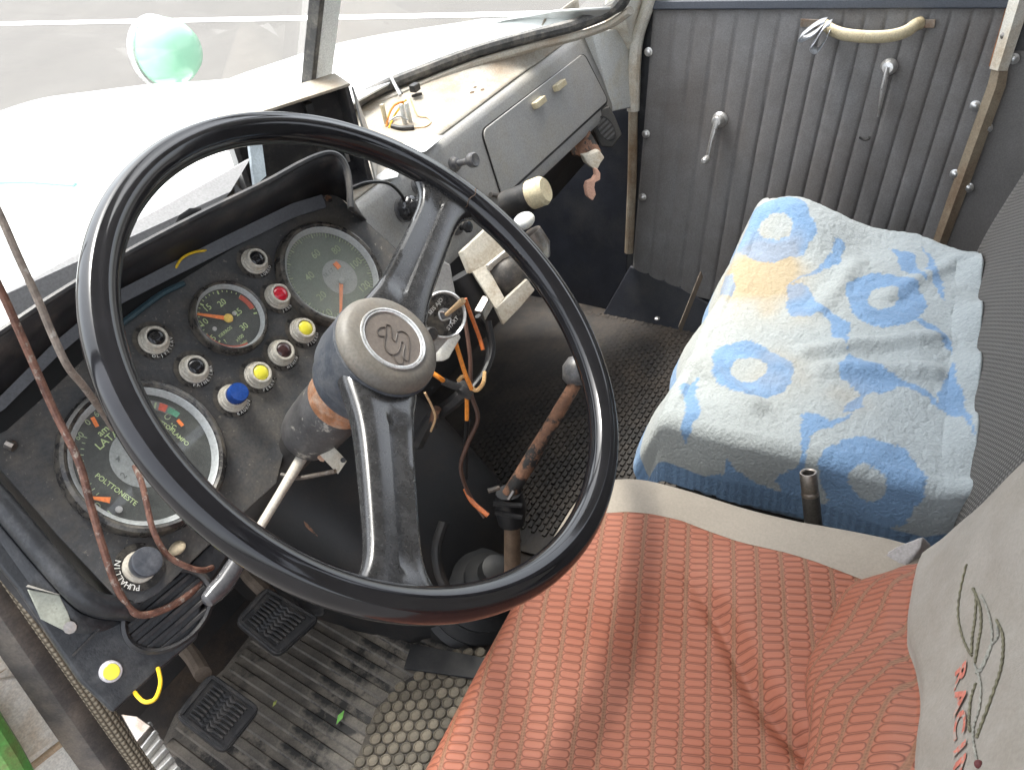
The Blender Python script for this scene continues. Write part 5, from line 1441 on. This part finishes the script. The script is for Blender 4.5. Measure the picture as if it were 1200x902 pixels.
tag(sp_, 'smooth grey vinyl side lining behind the passenger door', kind='structure')
b = B(); b.prism([door(1190, -40, -.01), door(1420, -40, -.01), door(1420, 75, -.01), door(1170, 75, -.01)], -DN * .02); tag(build(b, 'rear_quarter_wall', VINYL2, smooth=False), 'grey lining above the side vinyl', kind='structure')
SC2 = None
for i_, (x, y) in enumerate(((1188, 69), (1157, 150), (1135, 220))):
    o = door(x, y, .006); xx, yy, zz = frame(DN); Wm = mtx(o, xx, yy, zz)
    s_ = share(SCR, None, Wm); s_.name = 'trim_screw'; W[s_.name] = Wm
    tag(s_, ('highest', 'middle', 'lowest')[i_] + ' of three chrome dome screws beside the beige edging strip', 'screw', 'screws on the side lining')

# ------------------------------------------------------------------ passenger seat, towel
ps = empty('upholstered_seat', V((1.0, .15, FZ)), 'passenger seat with grey ribbed cloth backrest, cushion hidden under towel', 'seat')
b = B(); b.box((1.01, .165, -.925), (.245, 0, 0), (0, .15, 0), (0, 0, .19)); build(b, 'seat_base', M('seat_base_black', (.012, .012, .013), .7), ps, bevel=.01)
b = B(); b.box((1.01, .165, -.82), (.245, 0, 0), (0, .165, 0), (0, 0, .060)); build(b, 'cushion', VINYL, ps, bevel=.02)
def pb(u, v):
    """backrest front: u across X, v up the slope"""
    xa, xb = .66, 1.29
    x = xa + (xb - xa) * u
    xn = (2 * u - 1)
    z = -.80 + .74 * v
    top = 1 - max(0, (abs(xn) - .80) / .2) ** 2 * .05
    y = -.078 - .30 * (z + .74) + .11 * (x - .76)
    bul = .035 * (1 - abs(xn) ** 24) ** .5 * (1 - abs(2 * v - 1) ** 8) ** .5
    return V((x, y - .035 + bul, z))
b = B(); b.grid(pb, 48, 48, lambda u, v: (u * .625, v * .76)); build(b, 'backrest', TWEED, ps, solid=.06)
b = B(); b.bar(onX(822, 322, 1.26), onX(797, 385, 1.10), V((.006, .0, .0)), V((0, .004, .012))); build(b, 'edge_rail', M('dusty_rail', (.14, .11, .08), .7, var=.3), ps)

# towel: arc-length grid with drapes at the front and at the near side
X0, X1, Y0, Y1 = .752, 1.262, .345, -.032
ZT = -.722
def tw(sx, sy):
    """sx: metres from the near fold (negative hangs), sy: metres back from the front fold (negative hangs)"""
    r = .016
    def bend(s, fl):
        if s >= 0: return s, 0.0
        a = -s / r
        if a < 1.2: return -r * math.sin(a), -r * (1 - math.cos(a))
        e = -s - r * 1.2
        return -r * .932 - fl * e, -r * .638 - e * (1 - fl * fl) ** .5
    ax_, dz1 = bend(sx, .08); ay_, dz2 = bend(sy, .36)
    fold = 0
    if sy < 0:
        fold = .024 * min(1, -sy / .07) * (abs(math.sin(sx * 19 + .9)) ** .7 - .5) * (.75 + .3 * math.sin(sx * 9))
    if sx < 0: fold2 = .005 * min(1, -sx / .06) * math.sin(sy * 26)
    else: fold2 = 0
    x = X0 + ax_ - fold2; y = Y0 - ay_ * (1 - .16 * max(0, min(1, (x - X0) / (X1 - X0)))) + fold if ay_ > 0 else Y0 - ay_ + fold
    x -= .035 * max(0, min(1, (sy - .27) / .09)) * max(0, min(1, (x - 1.17) / .09))
    y -= .038 * (1 - max(0, min(1, (x - X0) / (X1 - X0)))) * max(0, min(1, (y + .03) / .35))
    z = ZT + max(dz1 + dz2, -.125 if sx < 0 and sy < 0 else -9)
    if sx > 0 and sy > 0:
        z += .009 * noise.noise(V((sx * 5, sy * 5, 1))) + .006 * noise.noise(V((sx * 14, sy * 14, 4)))
    # raised far front corner, and the soft ridge folds seen on top
    z += .045 * math.exp(-((x - 1.24) / .10) ** 2 - ((y - .30) / .09) ** 2)
    for (xa, ya, xb, yb, amp) in ((1.00, .05, .93, .19, .011), (.93, .04, .90, .16, .009), (1.15, .18, 1.02, .20, .008), (1.20, .05, 1.08, .12, .009), (.86, .33, .80, .22, .008)):
        d_ = V((xb - xa, yb - ya)); t = max(0, min(1, (V((x - xa, y - ya)).dot(d_)) / d_.dot(d_)))
        dd_ = (V((x, y)) - V((xa, ya)) - d_ * t).length
        z += amp * math.exp(-(dd_ / .013) ** 2)
    z += .0014 * noise.noise(V((x * 120, y * 120, z * 120)))
    # bunched edge against the backrest
    if sy > .34: z += .018 * (sy - .34) / .03 * (.7 + .5 * math.sin(x * 55)); 
    return V((x, y, z))
# print: pale ground patches on blue, ring blossoms
def flat(px, py):
    p = onZ(px, py, ZT + (.028 if px < 960 and py < 330 else 0)); return p.x, p.y
rings_ = [((908, 268), (952, 284), .40), ((1050, 357), (1096, 378), .42), ((858, 430), (911, 438), .42), ((1004, 556), (1074, 574), .34)]
def ringdat(c, e, f):
    cx, cy = flat(*c); ex, ey = flat(*e); return cx, cy, math.hypot(ex - cx, ey - cy), f
RD = [ringdat(*r_) for r_ in rings_]
# blue islands between the blossoms
BLUE, PALE, CREAMT = V((.165, .27, .42)), V((.295, .345, .375)), V((.365, .365, .325))
PATCH = [((922, 341), (943, 339), (957, 357), (968, 368), (923, 369)), ((968, 366), (985, 377), (1001, 385), (993, 412), (978, 397)),
         ((981, 443), (1005, 425), (1040, 443), (1082, 463), (1120, 490), (1136, 520), (1100, 478), (1053, 459), (1007, 464), (1000, 457)), ((979, 484), (1004, 479), (1002, 462)),
         ((922, 489), (950, 498), (979, 492), (927, 514), (912, 545), (905, 580), (860, 590), (830, 575), (883, 563), (877, 547), (910, 533)), ((1105, 470), (1135, 440), (1142, 510)),
         ((1068, 300), (1100, 308), (1110, 340), (1083, 324)), ((806, 541), (820, 521), (846, 549), (870, 562), (800, 556)), ((985, 297), (998, 300), (996, 315), (975, 320), (930, 316), (985, 310)), ((1085, 380), (1120, 395), (1138, 420), (1110, 402)),
         ((833, 292), (850, 305), (843, 325), (828, 320)), ((775, 450), (790, 440), (786, 475), (765, 500)), ((1120, 300), (1132, 320), (1136, 360), (1122, 340)), ((750, 545), (800, 535), (800, 580), (760, 590)), ((940, 590), (960, 570), (990, 640), (960, 640))]
PD = []
for poly_ in PATCH:
    pts_ = [V((*flat(*p), 0)) for p in poly_]; c_ = sum(pts_, V((0, 0, 0))) / len(pts_)
    PD.append([c_ + (p - c_) * 1.16 for p in pts_])
ys_, yr_ = flat(888, 308), .072
ys2 = [(flat(880, 360), .05), (flat(905, 430), .05), (flat(930, 375), .03), (flat(985, 465), .03), (flat(840, 350), .06)]
def towel_col(sx, sy):
    x, y = X0 + sx, Y0 - sy
    nx = noise.noise(V((x * 22, y * 22, 0))) * .010 + noise.noise(V((x * 90, y * 90, 5))) * .0035 + noise.noise(V((x * 300, y * 300, 5))) * .002
    ny = noise.noise(V((x * 22, y * 22, 9))) * .010 + noise.noise(V((x * 90, y * 90, 2))) * .0035 + noise.noise(V((x * 300, y * 300, 8))) * .002
    xx, yy = x + nx, y + ny
    c = BLUE
    warm = .5 + .5 * noise.noise(V((x * 6, y * 6, 20)))
    front = max(0, min(1, 1 - sy / .30))
    pale = PALE.lerp(CREAMT, min(1, .25 + .75 * warm * front))
    c = pale
    q0_ = V((xx, yy, 0))
    for poly_ in PD:
        if inside(q0_, poly_): c = BLUE; break
    for cx, cy, R_, f in RD:
        d_ = math.hypot(xx - cx, (yy - cy))
        if d_ < R_ * f: c = pale
        elif d_ < R_: c = BLUE * (1.0 + .15 * noise.noise(V((x * 40, y * 40, 3))))
    # woven hem band
    if sx < -.075: c = BLUE * .9 if int(sy * 170) % 2 else BLUE * .72
    if sy < -.085: c = BLUE * 1.1 if int(sx * 170) % 2 else BLUE * .9
    d_ = math.hypot(x - ys_[0], y - ys_[1])
    st = math.exp(-(d_ / (yr_ * (1 + .4 * noise.noise(V((x * 20, y * 20, 1)))))) ** 4) * .75
    for (cx, cy), r_ in ys2: st = max(st, .30 * math.exp(-(math.hypot(x - cx, y - cy) / r_) ** 2) * (.6 + .6 * noise.noise(V((x * 30, y * 30, 2)))))
    c = c.lerp(V((.38, .26, .10)), max(0, min(.62 if (c - BLUE).length > .12 else .28, st)))
    return c
NX, NY = 230, 200
SXa, SXb, SYa, SYb = -.108, X1 - X0, -.115, Y0 - Y1
P = []; cols = []
b = B()
for i in range(NX + 1):
    sx = SXa + (SXb - SXa) * i / NX
    row = []
    for k in range(NY + 1):
        sy = SYa + (SYb - SYa) * k / NY
        # wavy outline
        row.append(b.bm.verts.new(tw(sx + (.006 * noise.noise(V((sy * 9, 0, 0))) if i == 0 else 0), sy)))
        cols.append(towel_col(sx, sy))
    P.append(row)
for i in range(NX):
    for k in range(NY): b.bm.faces.new((P[i][k], P[i + 1][k], P[i + 1][k + 1], P[i][k + 1]))
o = V((1.0, .2, ZT - .1))
for v in b.bm.verts: v.co -= o
me = bpy.data.meshes.new('towel'); b.bm.to_mesh(me); b.bm.free(); me.materials.append(TERRY); me.shade_smooth()
ca_ = me.color_attributes.new('print', 'FLOAT_COLOR', 'POINT')
for i, c in enumerate(cols): ca_.data[i].color = (*c, 1)
to = bpy.data.objects.new('towel', me); link(to, None, Matrix.Translation(o))
md = to.modifiers.new('solid', 'SOLIDIFY'); md.thickness = .004
tag(to, 'blue and cream terry towel with ring blossoms and yellow stain on the passenger seat', 'towel')

# tube between the seats
tq = empty('seat_lever_tube', at(955, 640, .82), 'short steel tube with open end standing between the seats', 'tube')
t0, t1, t2 = at(947, 553, .895), at(951, 580, .90), at(957, 650, .93)
axd = (t0 - t2).normalized()
b = B(); b.lathe([(.0075, 0), (.0085, 0), (.0090, -.001), (.0090, -.022), (.0086, -.023), (.0095, -.025), (.0095, -.026), (.0088, -.03)], t0, axd, 22, caps=False); b.lathe([(.0060, -.02), (.0062, -.001), (.0075, 0)], t0, axd, 22, caps=False); build(b, 'socket', STEEL, tq)
b = B(); b.lathe([(.0092, -.028), (.0096, -.20)], t0, axd, 20); build(b, 'shank', M('dark_steel', (.10, .095, .09), .4, metal=.7, var=.3, vs_=40), tq)

# ------------------------------------------------------------------ driver seat
ds_ = empty('driver_seat', V((.4, .1, FZ)), 'driver seat in coral stretch cover with beige border and embroidered backrest', 'seat')
SZ = -.662
def outline(t):
    """rounded outline of the cushion, t 0..1"""
    pts = OUT; n = len(pts); k = t * n; i = int(k) % n; f = k - int(k)
    return pts[i].lerp(pts[(i + 1) % n], f)
corners = [V((.600, -.06, 0)), V((.588, .336, 0)), V((.08, .312, 0)), V((.10, -.06, 0))]
OUT = []
rads = [.03, .075, .06, .03]
for i in range(4):
    p, a, c = corners[i], corners[i - 1], corners[(i + 1) % 4]; r_ = rads[i]
    s_, e = p + (a - p).normalized() * r_, p + (c - p).normalized() * r_
    if i: pass
    for k in range(9):
        t = k / 8; OUT.append(s_.lerp(p, t).lerp(p.lerp(e, t), t))
# resample evenly
seg = [(OUT[i], OUT[(i + 1) % len(OUT)]) for i in range(len(OUT))]
tot = sum((q_ - p).length for p, q_ in seg); NT = 260; OUT2 = []; acc_ = 0; si = 0
for k in range(NT):
    d = tot * k / NT
    while acc_ + (seg[si][1] - seg[si][0]).length < d: acc_ += (seg[si][1] - seg[si][0]).length; si += 1
    OUT2.append(seg[si][0].lerp(seg[si][1], (d - acc_) / (seg[si][1] - seg[si][0]).length))
cen = V((.36, .10, 0))
w0 = onZ(800, 668, SZ); w1 = onZ(962, 890, SZ)
def seat_z(p):
    z = SZ + .010 * (1 - ((p.x - .36) / .3) ** 2)
    z += .006 * noise.noise(V((p.x * 9, p.y * 9, 2)))
    # the long diagonal wrinkle: cover lies higher on the door side of it
    d_ = (w1 - w0).to_2d(); L2 = d_.length; d_ /= L2
    rel = V((p.x - w0.x, p.y - w0.y)); al = rel.dot(d_); ac = rel.x * d_.y - rel.y * d_.x
    k = max(0, min(1, al / .06)) * max(0, min(1, (L2 + .05 - al) / .06))
    ac += .006 * math.sin(al * 30)
    step = 1 / (1 + math.exp(-ac / .006))
    z += k * (.014 * (1 - step) - .010 * math.exp(-((ac - .006) / .009) ** 2)) - .007 * k
    # ripples behind the wrinkle
    if ac > 0: z += k * .0018 * math.sin(ac * 110 + al * 25) * math.exp(-ac / .08)
    return z
NR = 60
bm_rings = []
def ring_pt(k, i):
    o_ = OUT2[i % NT]
    if k <= NR:
        f = (k / NR) ** .85
        p = cen.lerp(o_, f); z = seat_z(p)
        ed = max(0, (f - .90) / .10); z -= .022 * ed ** 2.2
        return V((p.x, p.y, z))
    m_ = k - NR
    p = o_ + (o_ - cen).normalized() * (.004 * min(m_, 2) - .004 * max(0, m_ - 4))
    return V((p.x, p.y, SZ - .022 - .020 * m_ + .004 * noise.noise(V((p.x * 20, p.y * 20, m_ * .4)))))
KM = NR + 9
b = B(); b.uv = b.bm.loops.layers.uv.new('UVMap')
R_ = [[b.bm.verts.new(ring_pt(k, i)) for i in range(NT)] for k in range(1, KM + 1)]
def uvof(k, i):
    if k <= NR: p = cen.lerp(OUT2[i % NT], (k / NR) ** .85); return (p.x, p.y)
    p = OUT2[i % NT] + (OUT2[i % NT] - cen).normalized() * .02 * (k - NR); return (p.x, p.y)
cv = b.bm.verts.new(V((cen.x, cen.y, seat_z(cen))))
for i in range(NT):
    f = b.bm.faces.new((cv, R_[0][i], R_[0][(i + 1) % NT]))
    for lp, uv in zip(f.loops, ((cen.x, cen.y), uvof(1, i), uvof(1, i + 1))): lp[b.uv].uv = uv
for k in range(KM - 1):
    for i in range(NT):
        f = b.bm.faces.new((R_[k][i], R_[k + 1][i], R_[k + 1][(i + 1) % NT], R_[k][(i + 1) % NT]))
        for lp, (kk, ii) in zip(f.loops, ((k + 1, i), (k + 2, i), (k + 2, i + 1), (k + 1, i + 1))): lp[b.uv].uv = uvof(kk, ii)
build(b, 'cushion', CORAL, ds_, sharp=80)
# beige cloth border over the corner and the side away from the door
BORD = [onZ(*p, SZ + .004).to_2d() for p in ((600, 668), (632, 643), (655, 622), (680, 608), (708, 603), (735, 602), (762, 605), (800, 613), (840, 627), (880, 641), (920, 655), (960, 671), (985, 680), (1040, 700))]
BORD = [V((p.x, p.y)) for p in [V((q_.x, q_.y)) for q_ in BORD]]
def cut(i):
    d_ = (OUT2[i % NT] - cen).to_2d(); c2 = cen.to_2d()
    for p, q_ in zip(BORD, BORD[1:]):
        e = q_ - p; den = d_.x * e.y - d_.y * e.x
        if abs(den) < 1e-9: continue
        w_ = p - c2; f = (w_.x * e.y - w_.y * e.x) / den; g = (w_.x * d_.y - w_.y * d_.x) / den
        if 0 <= g <= 1 and 0 < f < 1.02: return min(f, 1.0)
    return None
span = [(i, cut(i)) for i in range(-NT // 2, NT)]
idx = [i for i, f in span if f is not None]
i_lo = next(i for i in idx if OUT2[i % NT].x > .3); run = [i_lo]
fd = dict(span)
while fd.get(run[-1] + 1) is not None: run.append(run[-1] + 1)
while fd.get(run[0] - 1) is not None: run.insert(0, run[0] - 1)
def strip_pt(i, f0, m_):
    o_ = OUT2[i % NT]; up = (o_ - cen).normalized() * .0018 + V((0, 0, .0018))
    if m_ <= 8:
        f = f0 + (1 - f0) * m_ / 8
        p = cen.lerp(o_, f); z = seat_z(p); ed = max(0, (f - .90) / .10); z -= .022 * ed ** 2.2
        return V((p.x, p.y, z)) + up * (1 if m_ else .2)
    return ring_pt(NR + m_ - 8, i % NT) + up
b = B(); b.loft([[strip_pt(i, fd[i], m_) for m_ in range(17)] for i in run], False, False)
build(b, 'border_strip', BEIGE, ds_, sharp=80)
b = B(); b.box((.36, .08, -.94), (.22, 0, 0), (0, .14, 0), (0, 0, .16)); build(b, 'seat_base', M('seat_base_black', (.012, .012, .013)), ds_, bevel=.01)
# backrest: lower coral roll, beige upper with embroidery
def zb(x): return -.505 - (x - .28) * .42 + .006 * math.sin(x * 40)
XA, XB = .12, .556
def bkh(x, z):
    xn = 2 * (x - XA) / (XB - XA) - 1
    e = (1 - abs(xn) ** 7) ** .5 if abs(xn) < 1 else 0
    roll = math.exp(-((z - (zb(x) - .075)) / .052) ** 2)
    h = -.045 * (1 - e) + .034 * roll * e + .006 * noise.noise(V((x * 8, z * 8, 5)))
    h -= .008 * math.exp(-((z - zb(x)) / .008) ** 2) * e
    h += .0016 * noise.noise(V((x * 26, z * 26, 11)))
    return h + .0022 * math.sin(x * 52 + z * 30) * roll
def bk(u, v):
    x = XA + (XB - XA) * u
    z = -.74 + (zb(x) + .74) * v / .45 if v < .45 else zb(x) + (-.02 - zb(x)) * (v - .45) / .55
    return V((x, -.201 - .35 * z, z)) + BN * bkh(x, z)
def bkuv(u, v):
    x = XA + (XB - XA) * u; q_ = bk(u, v).z * 1.06
    return (x * math.cos(CORROT) - q_ * math.sin(CORROT), x * math.sin(CORROT) + q_ * math.cos(CORROT))
b = B(); b.grid(bk, 90, 160, bkuv, mfun=lambda u, v: 0 if v < .45 and (XA + (XB - XA) * u) < .535 else 1)
bkr = build(b, 'backrest', [CORAL, SEATGREY], ds_, sharp=80, solid=.03)
def sur(px, py, h=.0004):
    p = back(px, py)
    for _ in range(4): p = back(px, py, bkh(p.x, p.z) + h)
    return p
# side seam
# embroidery lies on the backrest face
def stitch(name, pxs, r, mat, n=6):
    b = B(); pts = catmull([sur(*p) for p in pxs], n)
    pts = [p + BN * .0006 * (i % 2) for i, p in enumerate(pts)]
    b.tube(pts, r, 6); return build(b, name, mat, bkr)
for nm, pts, r_, m_ in (
    ('stitched_leaf_line', ((1133, 661), (1126, 690), (1123, 718), (1127, 742), (1134, 760), (1139, 768)), .0007, THREADG),
    ('stitched_leaf_line', ((1140, 689), (1144, 700), (1143, 725), (1140, 745), (1139, 765)), .0008, THREADG),
    ('stitched_leaf_line', ((1141, 689), (1149, 712), (1150, 735), (1147, 752), (1143, 776)), .0008, THREADG),
    ('stitched_leaf_line', ((1150, 697), (1158, 715), (1163, 740), (1161, 760), (1150, 785), (1144, 788)), .0007, THREADL),
    ('stitched_leaf_line', ((1168, 726), (1175, 742), (1176, 762), (1173, 785), (1164, 812), (1152, 845), (1145, 864)), .0008, THREADG),
    ('stitched_leaf_line', ((1168, 727), (1170, 745), (1162, 756), (1155, 772), (1147, 787)), .0007, THREADL),
    ('stitched_leaf_line', ((1142, 778), (1147, 790), (1150, 806), (1148, 830), (1142, 850), (1141, 866), (1144, 884), (1146, 893)), .0006, THREADL),
    ('stitched_leaf_line', ((1144, 800), (1138, 820), (1136, 845), (1137, 857)), .0007, THREADG)):
    stitch(nm, pts, r_, m_)
b = B(); b.sphere(sur(1147, 895), .0022, 6); build(b, 'stitched_knot', M('maroon_knot', (.10, .02, .02), .7), bkr)
b = B()
ltr = 'RACING'
for i, ch in enumerate(ltr):
    o = sur(1124.5 - i * .4, 790 + i * 29.0, .0010)
    xd = (sur(1123, 830) - sur(1125, 790)).normalized()
    bb_ = B(); glyphs(bb_, ch, V((0, 0, 0)), V((1, 0, 0)), V((0, 1, 0)), .0155, offset=.03)
    yd = BN.cross(xd).normalized()
    vm_ = {}
    for v in bb_.bm.verts: vm_[v] = b.bm.verts.new(o + xd * v.co.x * 1.9 + yd * v.co.y)
    for f in bb_.bm.faces: b.bm.faces.new([vm_[v] for v in f.verts])
    bb_.bm.free()
build(b, 'embroidered_lettering', THREADR, bkr, smooth=False)
# beige gusset flap between cushion and backrest
b = B()
fl_ = [at(1022, 654, .775), at(1050, 640, .775), at(1082, 626, .77), at(1078, 640, .76), at(1062, 662, .76), at(1045, 668, .765)]
b.prism(fl_, V((.01, -.01, -.02))); build(b, 'gusset', M('gusset_cloth', (.30, .28, .27), .8, var=.1), ds_, bevel=.004)

# ------------------------------------------------------------------ lift everything so the asphalt is at zero
for o in list(scene.objects):
    if o.parent is None: o.location.z += CZ
